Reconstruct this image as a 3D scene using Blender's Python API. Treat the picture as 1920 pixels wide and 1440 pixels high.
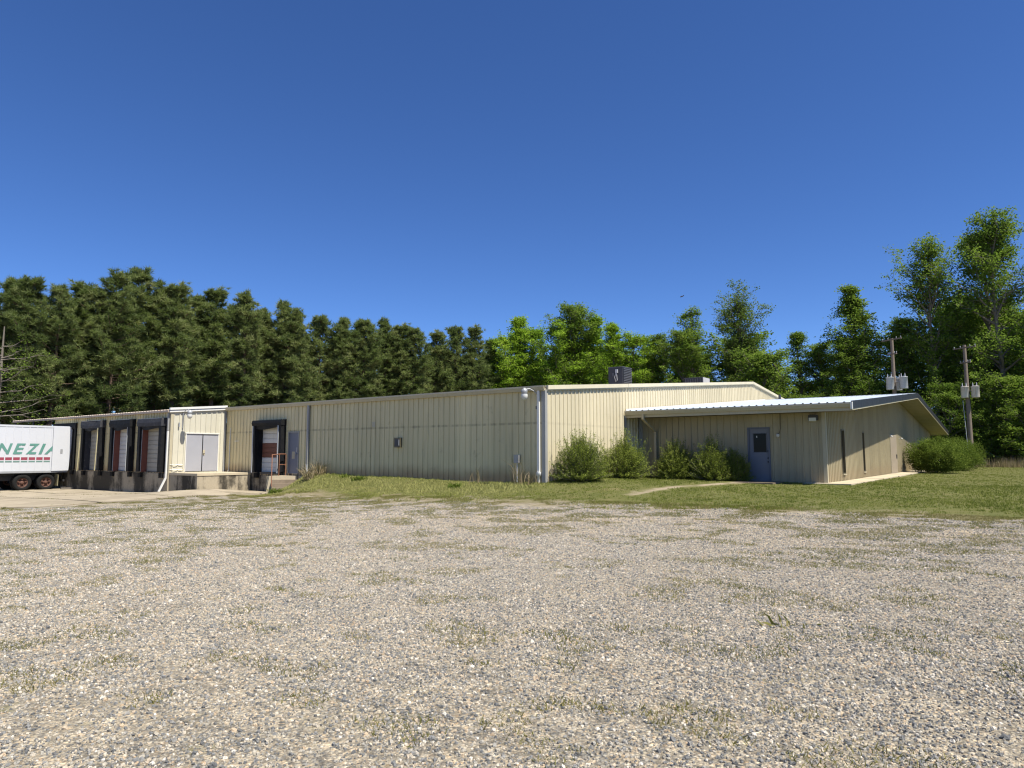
import bpy, math, random
import numpy as np
from mathutils import Vector, Matrix

for o in list(bpy.data.objects):
    bpy.data.objects.remove(o)
SC = bpy.context.scene
COL = SC.collection
R = math.radians

# ------------------------------------------------------------------ camera
cam_d = bpy.data.cameras.new('camera'); cam = bpy.data.objects.new('camera', cam_d); COL.objects.link(cam)
YAW, PIT = R(36.13), R(5.77)
cam.location = (14.888, -22.562, 0.988)
cam.rotation_euler = (R(90) + PIT, 0, YAW)
cam_d.sensor_fit = 'HORIZONTAL'; cam_d.sensor_width = 36.0; cam_d.lens = 24.40
cam_d.clip_start = 0.1; cam_d.clip_end = 6000
SC.camera = cam

# ------------------------------------------------------------------ sky, sun, exposure
SUN_EL, SUN_AZ = R(60), R(93)              # azimuth from +Y towards +X
w = bpy.data.worlds.new('World'); SC.world = w; w.use_nodes = True
nt = w.node_tree; nt.nodes.clear()
out = nt.nodes.new('ShaderNodeOutputWorld'); bg = nt.nodes.new('ShaderNodeBackground'); sky = nt.nodes.new('ShaderNodeTexSky')
sky.sky_type = 'NISHITA'; sky.sun_disc = False
sky.sun_elevation = SUN_EL; sky.sun_rotation = SUN_AZ
sky.altitude = 1500; sky.air_density = 0.75; sky.dust_density = 0.0; sky.ozone_density = 6.0
bg.inputs['Strength'].default_value = 0.088
hs = nt.nodes.new('ShaderNodeHueSaturation'); hs.inputs['Saturation'].default_value = 1.14; hs.inputs['Hue'].default_value = 0.508; hs.inputs['Value'].default_value = 1.08
nt.links.new(sky.outputs[0], hs.inputs['Color']); nt.links.new(hs.outputs[0], bg.inputs[0]); nt.links.new(bg.outputs[0], out.inputs[0])
sun_d = bpy.data.lights.new('sun', 'SUN'); sun = bpy.data.objects.new('sun', sun_d); COL.objects.link(sun)
sun_d.energy = 4.9; sun_d.angle = R(0.53); sun_d.color = (1.0, 0.94, 0.83)
sdir = Vector((math.sin(SUN_AZ) * math.cos(SUN_EL), math.cos(SUN_AZ) * math.cos(SUN_EL), math.sin(SUN_EL)))
sun.rotation_euler = sdir.to_track_quat('Z', 'Y').to_euler()
sun.location = (0, 0, 40)
vs = SC.view_settings
vs.view_transform = 'Standard'; vs.look = 'None'; vs.exposure = 0.82; vs.gamma = 1.0; vs.use_curve_mapping = False
SC.cycles.use_denoising = True; SC.cycles.filter_width = 1.2
SC.cycles.max_bounces = 6; SC.cycles.diffuse_bounces = 3; SC.cycles.transparent_max_bounces = 6

# ------------------------------------------------------------------ tagging
def tag(o, label=None, cat=None, group=None, kind=None):
    if label: o['label'] = label
    if cat: o['category'] = cat
    if group: o['group'] = group
    if kind: o['kind'] = kind
    return o
def empty(name, loc=(0, 0, 0), rz=0.0, parent=None):
    o = bpy.data.objects.new(name, None); COL.objects.link(o)
    o.location = loc; o.rotation_euler = (0, 0, rz); o.empty_display_size = 0.3
    if parent: o.parent = parent
    return o
def link_mesh(name, me, parent=None, loc=(0, 0, 0)):
    o = bpy.data.objects.new(name, me); COL.objects.link(o); o.location = loc
    if parent is not None: o.parent = parent
    return o
def copy_tree(o, parent=None):
    c = o.copy(); COL.objects.link(c); c.parent = parent
    for ch in o.children: copy_tree(ch, c)
    return c

# ------------------------------------------------------------------ materials
MATS = {}
class NT:
    def __init__(s, name):
        s.m = bpy.data.materials.new(name); s.m.use_nodes = True; s.t = s.m.node_tree; s.t.nodes.clear()
        s.out = s.n('ShaderNodeOutputMaterial'); MATS[name] = s.m
    def n(s, typ, **kw):
        nd = s.t.nodes.new(typ)
        for k, v in kw.items(): setattr(nd, k, v)
        return nd
    def l(s, a, b): s.t.links.new(a, b)
    def setin(s, nd, key, v):
        if hasattr(v, 'is_linked') or isinstance(v, bpy.types.NodeSocket): s.l(v, nd.inputs[key])
        else: nd.inputs[key].default_value = v
    def math(s, op, a, b=None, c=None, clamp=False):
        nd = s.n('ShaderNodeMath', operation=op); nd.use_clamp = clamp
        for i, v in enumerate((a, b, c)):
            if v is not None: s.setin(nd, i, v)
        return nd.outputs[0]
    def mix(s, f, a, b, mode='MIX'):
        nd = s.n('ShaderNodeMix', data_type='RGBA', blend_type=mode)
        s.setin(nd, 0, f)
        s.setin(nd, 6, a if not isinstance(a, tuple) else (*a, 1) if len(a) == 3 else a)
        s.setin(nd, 7, b if not isinstance(b, tuple) else (*b, 1) if len(b) == 3 else b)
        return nd.outputs[2]
    def noise(s, vec, scale, detail=3, rough=.55, dim='3D'):
        nd = s.n('ShaderNodeTexNoise'); nd.noise_dimensions = dim
        if vec is not None: s.l(vec, nd.inputs['Vector'])
        nd.inputs['Scale'].default_value = scale; nd.inputs['Detail'].default_value = detail; nd.inputs['Roughness'].default_value = rough
        return nd.outputs['Fac']
    def ramp(s, fac, stops, interp='LINEAR'):
        nd = s.n('ShaderNodeValToRGB'); nd.color_ramp.interpolation = interp
        el = nd.color_ramp.elements
        while len(el) > 1: el.remove(el[-1])
        for i, (p, c) in enumerate(stops):
            e = el[0] if i == 0 else el.new(p)
            e.position = p; e.color = (*c, 1) if len(c) == 3 else c
        s.l(fac, nd.inputs[0]); return nd.outputs[0]
    def maprange(s, v, a, b, c=0., d=1., smooth=True):
        nd = s.n('ShaderNodeMapRange'); nd.interpolation_type = 'SMOOTHSTEP' if smooth else 'LINEAR'
        s.l(v, nd.inputs[0])
        for i, x in zip((1, 2, 3, 4), (a, b, c, d)): nd.inputs[i].default_value = x
        return nd.outputs[0]
    def pos(s): return s.n('ShaderNodeNewGeometry').outputs['Position']
    def scaled(s, vec, sc):
        nd = s.n('ShaderNodeVectorMath', operation='MULTIPLY'); s.l(vec, nd.inputs[0]); nd.inputs[1].default_value = sc; return nd.outputs[0]
    def xyz(s, vec):
        nd = s.n('ShaderNodeSeparateXYZ'); s.l(vec, nd.inputs[0]); return nd.outputs
    def attr(s, name, typ='GEOMETRY'):
        nd = s.n('ShaderNodeAttribute'); nd.attribute_name = name; nd.attribute_type = typ; return nd.outputs
    def bsdf(s, col, rough=.6, metal=0., spec=.5, bump=None, bstr=.3, bdist=.01):
        b = s.n('ShaderNodeBsdfPrincipled')
        s.setin(b, 'Base Color', (*col, 1) if isinstance(col, tuple) and len(col) == 3 else col)
        s.setin(b, 'Roughness', rough); s.setin(b, 'Metallic', metal); b.inputs['Specular IOR Level'].default_value = spec
        if bump is not None:
            bn = s.n('ShaderNodeBump'); bn.inputs['Strength'].default_value = bstr; bn.inputs['Distance'].default_value = bdist
            s.l(bump, bn.inputs['Height']); s.l(bn.outputs[0], b.inputs['Normal'])
        s.l(b.outputs[0], s.out.inputs[0]); return b

def tup(c, k): return tuple(min(1, x * k) for x in c)
def plain(name, col, rough=.6, var=.18, scale=2.5, metal=0., spec=.5, streak=0., dirt=None):
    """painted / worn surface: blotchy variation, optional vertical streaks and dirt of another colour"""
    t = NT(name); p = t.pos()
    n1 = t.noise(p, scale, 4)
    c = t.mix(n1, tup(col, 1 - var), tup(col, 1 + var))
    if streak:
        n2 = t.noise(t.scaled(p, (9, 9, .7)), 1.0, 4, .65)
        c = t.mix(t.maprange(n2, .5, .75, 0, streak), c, dirt or tup(col, .35))
    elif dirt:
        n2 = t.noise(p, scale * 2.3, 5, .7)
        c = t.mix(t.maprange(n2, .52, .7, 0, .8), c, dirt)
    t.bsdf(c, t.maprange(n1, .2, .8, rough - .08, rough + .1), metal, spec)
    return t.m

def siding(name, col, dirtcol, streak=.35, band=.0, spec=.35, foot=.0):
    t = NT(name); p = t.pos(); z = t.xyz(p)[2]
    n1 = t.noise(t.scaled(p, (.45, .45, .3)), 1.0, 4, .6)
    c = t.mix(n1, tup(col, .88), tup(col, 1.1))
    oi = t.n('ShaderNodeObjectInfo').outputs['Random']
    c = t.mix(oi, t.mix(1.0, c, (.90, .90, .89), 'MULTIPLY'), t.mix(1.0, c, (1.06, 1.06, 1.06), 'MULTIPLY'))
    n2 = t.noise(t.scaled(p, (6, 6, .35)), 1.0, 5, .65)
    c = t.mix(t.maprange(n2, .48, .78, 0, streak), c, dirtcol)
    n3 = t.noise(p, 1.6, 5, .7)
    c = t.mix(t.maprange(n3, .58, .74, 0, .35 * streak / .35), c, tup(dirtcol, .8))
    if band:   # grime that has run from the screw line along the middle girt
        d = t.math('ABSOLUTE', t.math('SUBTRACT', z, 2.20))
        bb = t.math('MULTIPLY', t.maprange(d, .02, .07, 1, 0), t.maprange(t.noise(t.scaled(p, (4.2, 4.2, 1)), 1.0, 2), .38, .6, .25, 1))
        c = t.mix(t.math('MULTIPLY', bb, band), c, tup(dirtcol, .35))
    if foot:   # red clay splashed up along the foot of the wall
        ff = t.maprange(t.math('SUBTRACT', z, t.math('MULTIPLY', t.noise(t.scaled(p, (1.3, 1.3, 1.3)), 1.0, 4), .55)), -.35, .35, foot, 0)
        c = t.mix(ff, c, (.24, .13, .065))
    t.bsdf(c, .45, 0, spec, bump=t.noise(t.scaled(p, (1.6, 1.6, .9)), 1.0, 2), bstr=.35, bdist=.06)
    return t.m

siding('siding_shade_wall', (.64, .55, .315), (.31, .265, .155), .5, .42, foot=.7)  # same paint as the cream siding, lightened and yellowed to offset the shade
siding('siding_cream', (.575, .51, .355), (.34, .295, .195), .22, .14, foot=.3)
siding('siding_white', (.515, .49, .395), (.33, .31, .24), .2, 0)
siding('siding_tan', (.365, .315, .20), (.20, .168, .105), .35, 0, foot=.2)
plain('trim_beige', (.42, .375, .26), .45, .1, 1.5, streak=.25)
plain('trim_cream', (.60, .545, .40), .45, .08, 1.2, streak=.12)
plain('trim_white', (.64, .63, .59), .4, .06, 2, streak=.15, dirt=(.45, .42, .36))
plain('trim_grey', (.27, .27, .26), .5, .1, 2)
plain('trim_dark', (.014, .014, .017), .45, .15, 2)
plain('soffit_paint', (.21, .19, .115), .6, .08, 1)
plain('soffit_bounce_cut', (.10, .085, .055), .7, .1, 1)  # unseen front soffit, darkened so less light bounces onto the wall below
plain('roof_white', (.42, .475, .55), .35, .06, .8)
plain('roof_old', (.42, .36, .30), .55, .2, 1.2, dirt=(.30, .15, .08))
plain('roof_edge_rust', (.40, .33, .26), .6, .2, 3, dirt=(.28, .14, .08))
plain('door_grey', (.31, .315, .345), .5, .07, 2, streak=.2, dirt=(.30, .30, .31))
plain('door_blue', (.16, .168, .20), .5, .1, 3, streak=.25, dirt=(.12, .13, .17))
plain('frame_blue', (.105, .115, .145), .5, .1, 3)
plain('roller_white', (.58, .57, .53), .5, .1, 3, streak=.3, dirt=(.33, .29, .22))
plain('roller_tan', (.36, .34, .28), .5, .12, 3, streak=.4, dirt=(.22, .19, .14))
plain('plywood_red', (.16, .062, .036), .7, .25, 4)
plain('rust_post', (.17, .055, .035), .65, .25, 5)
plain('vinyl_black', (.006, .0065, .008), .65, .4, 4, spec=.25, dirt=(.016, .015, .014))
plain('vinyl_dusty', (.035, .036, .042), .65, .4, 3, spec=.3, dirt=(.10, .095, .09))
plain('rubber', (.011, .011, .011), .85, .3, 8, spec=.2, dirt=(.03, .027, .024))
plain('foam_yellow', (.52, .46, .26), .8, .15, 5)
plain('steel_grey', (.34, .35, .36), .45, .12, 4, metal=.3)
plain('steel_dark', (.035, .036, .042), .5, .2, 4)
plain('ac_grey', (.075, .078, .086), .5, .15, 4)
plain('pole_dark', (.03, .03, .03), .6)
plain('pipe_white', (.74, .74, .72), .4, .05, 3)
plain('rail_rust', (.20, .085, .045), .7, .3, 14, dirt=(.16, .07, .04))
plain('rim_rust', (.115, .055, .037), .8, .35, 12, dirt=(.05, .025, .018))
plain('door_tan', (.27, .22, .155), .6, .12, 3)
plain('box_bronze', (.10, .085, .05), .5, .2, 6)
plain('lamp_lens', (.55, .55, .52), .15, .03, 4)
plain('trailer_white', (.52, .535, .56), .35, .035, 1.2, streak=.10, dirt=(.55, .52, .46))
plain('trailer_dark', (.025, .024, .024), .7, .3, 4)
plain('print_green', (.095, .235, .195), .5, .08, 4)
plain('print_red', (.25, .045, .07), .5, .1, 4)
plain('print_teal', (.13, .215, .19), .5, .1, 4)
plain('wood_pole', (.17, .135, .105), .85, .3, 3, streak=.5, dirt=(.09, .07, .055))
plain('galvanised', (.40, .41, .42), .4, .08, 3)
plain('can_stained', (.50, .47, .42), .5, .08, 2, streak=.85, dirt=(.36, .20, .10))
plain('interior_dark', (.03, .03, .03), .9, .1, 2)
plain('pane_reflection', (.55, .55, .58), .9, .1, 4)
plain('bark_pine', (.13, .085, .06), .95, .35, 6)
plain('bark_grey', (.15, .13, .105), .95, .3, 6)
plain('twig_grey', (.15, .13, .105), .95, .2, 6)
plain('bird_dark', (.02, .02, .025), .8, .1, 6)

def concrete(name, col, stain, stains=.5, vertical=False, bstr=.25):
    t = NT(name); p = t.pos()
    n1 = t.noise(p, .9, 5, .6); n2 = t.noise(p, 9, 5, .7)
    c = t.mix(n1, tup(col, .8), tup(col, 1.15))
    c = t.mix(t.maprange(n2, .45, .7, 0, .35), c, tup(col, .62))
    sv = t.scaled(p, (1.1, 1.1, .3)) if vertical else t.scaled(p, (.5, .5, .5))
    n3 = t.noise(sv, 1.0, 6, .68)
    if vertical: n3 = t.math('ADD', t.math('MULTIPLY', n3, .55), t.math('MULTIPLY', t.noise(p, .55, 6, .7), .45))
    c = t.mix(t.maprange(n3, .43, .57 if vertical else .62, 0, stains), c, stain)
    n4 = t.noise(p, 60, 2, .6)
    t.bsdf(c, .9, 0, .25, bump=n4, bstr=bstr, bdist=.004)
    return t.m
concrete('concrete_stained', (.36, .31, .225), (.028, .025, .02), .93, True)
concrete('concrete_apron', (.345, .295, .215), (.20, .17, .12), .55)
concrete('concrete_walk', (.47, .405, .29), (.33, .275, .185), .35)
concrete('concrete_steps', (.25, .20, .145), (.11, .085, .06), .6)

def glass_mat():
    t = NT('window_glass'); t.bsdf((.006, .007, .009), .12, 0, .12)
glass_mat()

def leaf_mat(name, cols, trans=.35, rough=.55, hue=.5):
    """leaf: colour varies from clump to clump (mesh attribute 'v') and from tree to tree"""
    t = NT(name)
    v = t.attr('v')[2]
    oi = t.n('ShaderNodeObjectInfo').outputs['Random']
    f = t.math('ADD', t.math('MULTIPLY', v, .78), t.math('MULTIPLY', oi, .22))
    c = t.ramp(f, [(i / (len(cols) - 1), x) for i, x in enumerate(cols)])
    d = t.n('ShaderNodeBsdfDiffuse'); t.l(c, d.inputs[0])
    tr = t.n('ShaderNodeBsdfTranslucent'); t.l(t.mix(.5, c, (.14, .22, .02)), tr.inputs[0])
    m1 = t.n('ShaderNodeMixShader'); m1.inputs[0].default_value = trans; t.l(d.outputs[0], m1.inputs[1]); t.l(tr.outputs[0], m1.inputs[2])
    t.l(m1.outputs[0], t.out.inputs[0]); return t.m
leaf_mat('needles', [(.066, .09, .036), (.128, .162, .062), (.205, .24, .092), (.285, .30, .135)], .42)
leaf_mat('leaves_bright', [(.11, .20, .020), (.22, .36, .035), (.32, .47, .05), (.42, .56, .08)], .5)
leaf_mat('leaves_mid', [(.066, .118, .022), (.13, .208, .034), (.20, .285, .05), (.28, .36, .075)], .48)
leaf_mat('leaves_dark', [(.046, .08, .02), (.092, .142, .032), (.15, .205, .046), (.21, .265, .066)], .44)
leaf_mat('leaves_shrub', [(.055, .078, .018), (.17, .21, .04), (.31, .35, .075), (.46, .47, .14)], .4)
leaf_mat('leaves_hedge', [(.034, .058, .015), (.075, .112, .022), (.13, .175, .034), (.19, .24, .052)], .35)
leaf_mat('grass_blades', [(.072, .105, .020), (.125, .155, .030), (.235, .25, .066), (.40, .38, .16)], .3)
leaf_mat('grass_dry', [(.20, .155, .085), (.28, .22, .13), (.36, .29, .18), (.45, .38, .25)], .25)
leaf_mat('weed_green', [(.055, .10, .016), (.095, .14, .024), (.13, .165, .032), (.18, .20, .05)], .3)
leaf_mat('weed_dull', [(.10, .11, .03), (.15, .145, .045), (.20, .18, .07), (.28, .24, .12)], .25)

# ------------------------------------------------------------------ geometry helpers
def np_mesh(name, V, F, mat, v=None, smooth=False):
    """fast mesh from arrays; F is (m,3) or (m,4); v = one value per face kept as attribute 'v'"""
    V = np.asarray(V, np.float32); F = np.asarray(F, np.int32); k = F.shape[1]
    me = bpy.data.meshes.new(name)
    me.vertices.add(len(V)); me.vertices.foreach_set('co', V.ravel())
    me.loops.add(F.size); me.loops.foreach_set('vertex_index', F.ravel())
    me.polygons.add(len(F)); me.polygons.foreach_set('loop_start', np.arange(0, F.size, k, dtype=np.int32))
    me.polygons.foreach_set('loop_total', np.full(len(F), k, np.int32))
    if smooth: me.polygons.foreach_set('use_smooth', np.ones(len(F), bool))
    if v is not None:
        a = me.attributes.new('v', 'FLOAT', 'FACE'); a.data.foreach_set('value', np.asarray(v, np.float32))
    me.materials.append(MATS[mat]); me.update(calc_edges=True); me.validate()
    return me

class MB:
    def __init__(s): s.v = []; s.f = []; s.sm = []
    def add(s, vs, fs, smooth=False):
        n = len(s.v); s.v += [tuple(map(float, a)) for a in vs]
        for f in fs: s.f.append(tuple(i + n for i in f)); s.sm.append(smooth)
        return s
    def box(s, x0, x1, y0, y1, z0, z1):
        return s.hexa([(x0, y0, z0), (x1, y0, z0), (x1, y1, z0), (x0, y1, z0), (x0, y0, z1), (x1, y0, z1), (x1, y1, z1), (x0, y1, z1)])
    def hexa(s, p):
        return s.add(p, [(3, 2, 1, 0), (4, 5, 6, 7), (0, 1, 5, 4), (1, 2, 6, 5), (2, 3, 7, 6), (3, 0, 4, 7)])
    def obox(s, c, u, v, w):
        c, u, v, w = map(Vector, (c, u, v, w))
        return s.hexa([c - u - v - w, c + u - v - w, c + u + v - w, c - u + v - w, c - u - v + w, c + u - v + w, c + u + v + w, c - u + v + w])
    def tube(s, pts, rad, n=8, caps=True, smooth=True):
        pts = [Vector(p) for p in pts]
        if not hasattr(rad, '__len__'): rad = [rad] * len(pts)
        vs = []; fs = []
        for i, p in enumerate(pts):
            d = (pts[min(i + 1, len(pts) - 1)] - pts[max(i - 1, 0)]).normalized()
            a = d.cross(Vector((0, 0, 1)) if abs(d.z) < .9 else Vector((1, 0, 0))).normalized(); b = d.cross(a)
            for k in range(n):
                t = 2 * math.pi * k / n; vs.append(p + (a * math.cos(t) + b * math.sin(t)) * rad[i])
        for i in range(len(pts) - 1):
            for k in range(n): fs.append((i * n + k, i * n + (k + 1) % n, (i + 1) * n + (k + 1) % n, (i + 1) * n + k))
        s.add(vs, fs, smooth)
        if caps: s.add(vs[:n], [tuple(range(n))]); s.add(vs[-n:], [tuple(range(n - 1, -1, -1))])
        return s
    def lathe(s, c, axis, prof, n=24, smooth=True):
        """prof: (distance along axis, radius)"""
        c = Vector(c); d = Vector(axis).normalized()
        a = d.cross(Vector((0, 0, 1)) if abs(d.z) < .9 else Vector((1, 0, 0))).normalized(); b = d.cross(a); vs = []; fs = []
        for (h, r) in prof:
            for k in range(n):
                t = 2 * math.pi * k / n; vs.append(c + d * h + (a * math.cos(t) + b * math.sin(t)) * r)
        for i in range(len(prof) - 1):
            for k in range(n): fs.append((i * n + k, i * n + (k + 1) % n, (i + 1) * n + (k + 1) % n, (i + 1) * n + k))
        return s.add(vs, fs, smooth)
    def build(s, name, mat, parent=None, local=False):
        me = bpy.data.meshes.new(name)
        off = Vector((0, 0, 0)) if (parent is None or local) else origin(parent)
        me.from_pydata([tuple(Vector(a) - off) for a in s.v], [], s.f)
        me.polygons.foreach_set('use_smooth', s.sm)
        me.materials.append(MATS[mat]); me.update()
        return link_mesh(name, me, parent)
def origin(o):
    v = Vector((0, 0, 0))
    while o is not None: v += o.location; o = o.parent
    return v
def B(name, mat, parent, *boxes):
    m = MB()
    for b in boxes: m.box(*b)
    return m.build(name, mat, parent)

# ------------------------------------------------------------------ terrain
CP = np.array([(-34, -4, -1.22), (-30, -3.2, -1.2), (-22, -3.4, -1.06), (-19, -.2, -1.02), (-17, -1.5, -1.0), (-30, -14, -1.2), (-45, -14, -1.25), (-45, 5, -1.2),
  (-20, -12, -1.08), (-15.4, -3.0, -1.0), (-14.3, -.3, -.14), (-13.9, -1.0, -.42), (-15.3, -1.7, -1.0), (-14.5, -2.0, -.93), (-15.9, -.8, -1.0), (-12, -.3, -.05), (-8, -.3, -.10), (-4, -.3, -.17), (-.5, -.4, -.16), (-12.5, -2.4, -.72), (-8, -2.5, -.62),
  (-3, -2.6, -.48), (2, -2.8, -.42), (1, 1, -.02), (1, 5, -.07), (2.4, 7, -.12), (4.3, 7, -.13), (6, 7, -.2), (8.4, 7.5, -.22), (10.5, 8, -.26), (10.5, 20, -.26), (10, 33, -.26), (10, 50, -.28),
  (5, 2, -.24), (14.9, -22.6, -.62), (10, -15, -.62), (18, -15, -.6), (0, -15, -.78), (-10, -15, -.95), (-6, -7, -.85), (5, -6, -.58), (12, -5, -.52), (20, -6, -.5), (26, 5, -.38), (30, 30, -.32),
  (0, 70, -.35), (20, 70, -.3), (-50, 70, -.6), (-60, 20, -.9), (40, -30, -.6), (0, -35, -.8), (-30, -35, -1.1), (60, 20, -.4)], float)
def _phi(r): return np.sqrt(r * r + 2.2 ** 2)
_A = np.linalg.norm(CP[:, None, :2] - CP[None, :, :2], axis=2)
_MEAN = -.55
_W = np.linalg.solve(_phi(_A) - 1e-3 * np.eye(len(CP)), CP[:, 2] - _MEAN)
def ground_z(x, y):
    x = np.asarray(x, float); y = np.asarray(y, float); sh = x.shape
    q = np.stack([x.ravel(), y.ravel()], 1); z = np.empty(len(q))
    for i in range(0, len(q), 20000):
        d = np.linalg.norm(q[i:i + 20000, None, :] - CP[None, :, :2], axis=2)
        z[i:i + 20000] = _phi(d) @ _W + _MEAN
    r = np.hypot(q[:, 0] + 5, q[:, 1] - 15)
    k = np.clip((r - 75) / 40, 0, 1); k = k * k * (3 - 2 * k)
    z = np.clip(z, -1.4, .02) * (1 - k) + -.6 * k
    return z.reshape(sh)
def gz(x, y): return float(ground_z(np.array([x]), np.array([y]))[0])

LAWN_EDGE = [(-60, -1.0), (-17, -1.0), (-15.6, -2.9), (-13.5, -3.0), (-9.9, -3.7), (-6.8, -4.0), (-2.7, -4.4), (.7, -4.4), (3.8, -4.3), (7.3, -3.9), (10.1, -3.3), (12.6, -3.3), (14.9, -3.5), (20, -3.8), (60, -4)]
PATH = [(5.7, 7.4), (5.2, 5.6), (4.8, 3.2), (4.4, 1.0), (4.3, -1.4)]
def seg_dist(x, y, pts):
    best = np.full(x.shape, 1e9)
    for (ax, ay), (bx, by) in zip(pts[:-1], pts[1:]):
        dx, dy = bx - ax, by - ay; t = np.clip(((x - ax) * dx + (y - ay) * dy) / (dx * dx + dy * dy), 0, 1)
        best = np.minimum(best, np.hypot(x - ax - t * dx, y - ay - t * dy))
    return best
def lawn_mask(x, y):
    ex = np.array([p[0] for p in LAWN_EDGE]); ey = np.array([p[1] for p in LAWN_EDGE])
    return y - np.interp(x, ex, ey)                # metres inside the lawn
def hash_noise(x, y, s, seed=0):
    """smooth value noise"""
    x = x / s + 37.7 * seed; y = y / s + 11.3 * seed
    xi = np.floor(x).astype(np.int64); yi = np.floor(y).astype(np.int64); fx = x - xi; fy = y - yi
    fx = fx * fx * (3 - 2 * fx); fy = fy * fy * (3 - 2 * fy)
    def h(a, b):
        n = (a * 374761393 + b * 668265263 + seed * 974634) & 0x7fffffff; n = ((n ^ (n >> 13)) * 1274126177) & 0x7fffffff
        return ((n ^ (n >> 16)) & 0xffff) / 65535.
    return (h(xi, yi) * (1 - fx) + h(xi + 1, yi) * fx) * (1 - fy) + (h(xi, yi + 1) * (1 - fx) + h(xi + 1, yi + 1) * fx) * fy

def ground_material():
    t = NT('ground_gravel_grass'); p = t.pos(); P2 = t.scaled(p, (1, 1, 0))
    lawn = t.attr('lawn')[2]; path = t.attr('path')[2]; grey = t.attr('grey')[2]; tan = t.attr('tan')[2]
    # gravel: two sizes of stone, each stone its own colour
    stone_cols = [(0, (.07, .08, .09)), (.12, (.17, .185, .20)), (.28, (.31, .305, .29)), (.48, (.46, .42, .34)), (.62, (.33, .305, .255)), (.76, (.56, .50, .40)), (.88, (.46, .35, .235)), (1, (.72, .68, .60))]
    vo = t.n('ShaderNodeTexVoronoi'); vo.feature = 'F1'; t.l(P2, vo.inputs['Vector']); vo.inputs['Scale'].default_value = 38
    vo2 = t.n('ShaderNodeTexVoronoi'); vo2.feature = 'F1'; t.l(P2, vo2.inputs['Vector']); vo2.inputs['Scale'].default_value = 90
    def r1(v):
        s = t.n('ShaderNodeSeparateColor'); t.l(v.outputs['Color'], s.inputs[0]); return s.outputs[0]
    c1 = t.ramp(r1(vo), stone_cols); c2 = t.ramp(r1(vo2), stone_cols)
    g = t.mix(t.maprange(t.noise(P2, 3.0, 3), .42, .58), c1, c2)
    dark = t.maprange(vo.outputs['Distance'], .34, .66, 0, .45)
    g = t.mix(dark, g, (.12, .10, .08))
    # fines and dust between the stones, wheel-worn tan dirt, bluish fresh stone
    g = t.mix(t.maprange(t.noise(P2, .35, 5, .6), .35, .75, .05, .38), g, (.45, .395, .30))
    g = t.mix(t.math('MULTIPLY', tan, t.maprange(t.noise(P2, 1.4, 5, .65), .38, .62, .15, .8)), g, (.54, .435, .285))
    g = t.mix(t.math('MULTIPLY', grey, t.maprange(t.noise(P2, 1.1, 5, .65), .35, .6, .1, .75)), g, (.30, .315, .325))
    # stones heaped or raked thin: clumps of lighter and darker stone at several sizes
    for sc_, k_ in ((14, .55), (5, .40), (1.7, .30)):
        n_ = t.noise(t.scaled(P2, (1, 1, 1)), sc_, 3, .7)
        g = t.mix(t.maprange(n_, .36, .66, 0, 1), t.mix(k_, g, t.mix(1.0, g, (.42, .43, .45), 'MULTIPLY')), t.mix(k_ * .5, g, t.mix(1.0, g, (1.5, 1.45, 1.38), 'MULTIPLY')))
    n5 = t.noise(P2, .8, 7, .75)
    weedy = t.math('ADD', n5, t.maprange(lawn, -4, -.5, -.02, .085))
    g = t.mix(t.maprange(weedy, .555, .68, 0, .75), g, t.mix(t.noise(P2, 17, 3, .7), (.14, .125, .06), (.27, .235, .14)))
    g = t.mix(t.maprange(t.noise(P2, 2.3, 6, .75), .60, .70, 0, .55), g, (.17, .165, .075))
    # lawn soil and thatch seen between the blades
    s1 = t.noise(P2, 1.3, 6, .7); s2 = t.noise(P2, 22, 4, .7)
    soil = t.ramp(s1, [(.25, (.082, .095, .024)), (.5, (.118, .122, .034)), (.72, (.165, .145, .06))])
    soil = t.mix(t.maprange(s2, .4, .7, 0, .5), soil, (.06, .062, .02))
    soil = t.mix(t.maprange(t.noise(P2, .45, 5, .65), .58, .72, 0, .6), soil, (.20, .16, .08))
    e = t.math('ADD', lawn, t.math('MULTIPLY', t.math('SUBTRACT', t.noise(P2, .6, 7, .75), .5), 6.2))
    # a brown, worn strip between gravel and lawn
    edge_c = t.mix(s2, (.12, .105, .05), (.26, .215, .125))
    k1 = t.maprange(e, -.8, .5); k2 = t.maprange(e, .1, 1.3)
    g = t.mix(1.0, g, (1.0, .975, .90), 'MULTIPLY'); c = t.mix(t.math('MULTIPLY', k1, .7), g, edge_c); c = t.mix(k2, c, soil)
    pe = t.maprange(t.math('ADD', path, t.math('MULTIPLY', t.noise(P2, 2.2, 4), .5)), .62, .95)
    c = t.mix(pe, c, t.mix(s2, (.25, .205, .135), (.34, .285, .20)))
    bh = t.math('ADD', t.math('MULTIPLY', vo.outputs['Distance'], -1.0), t.math('MULTIPLY', vo2.outputs['Distance'], -.4))
    t.bsdf(c, .95, 0, .2, bump=bh, bstr=.8, bdist=.02)
ground_material()

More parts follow.
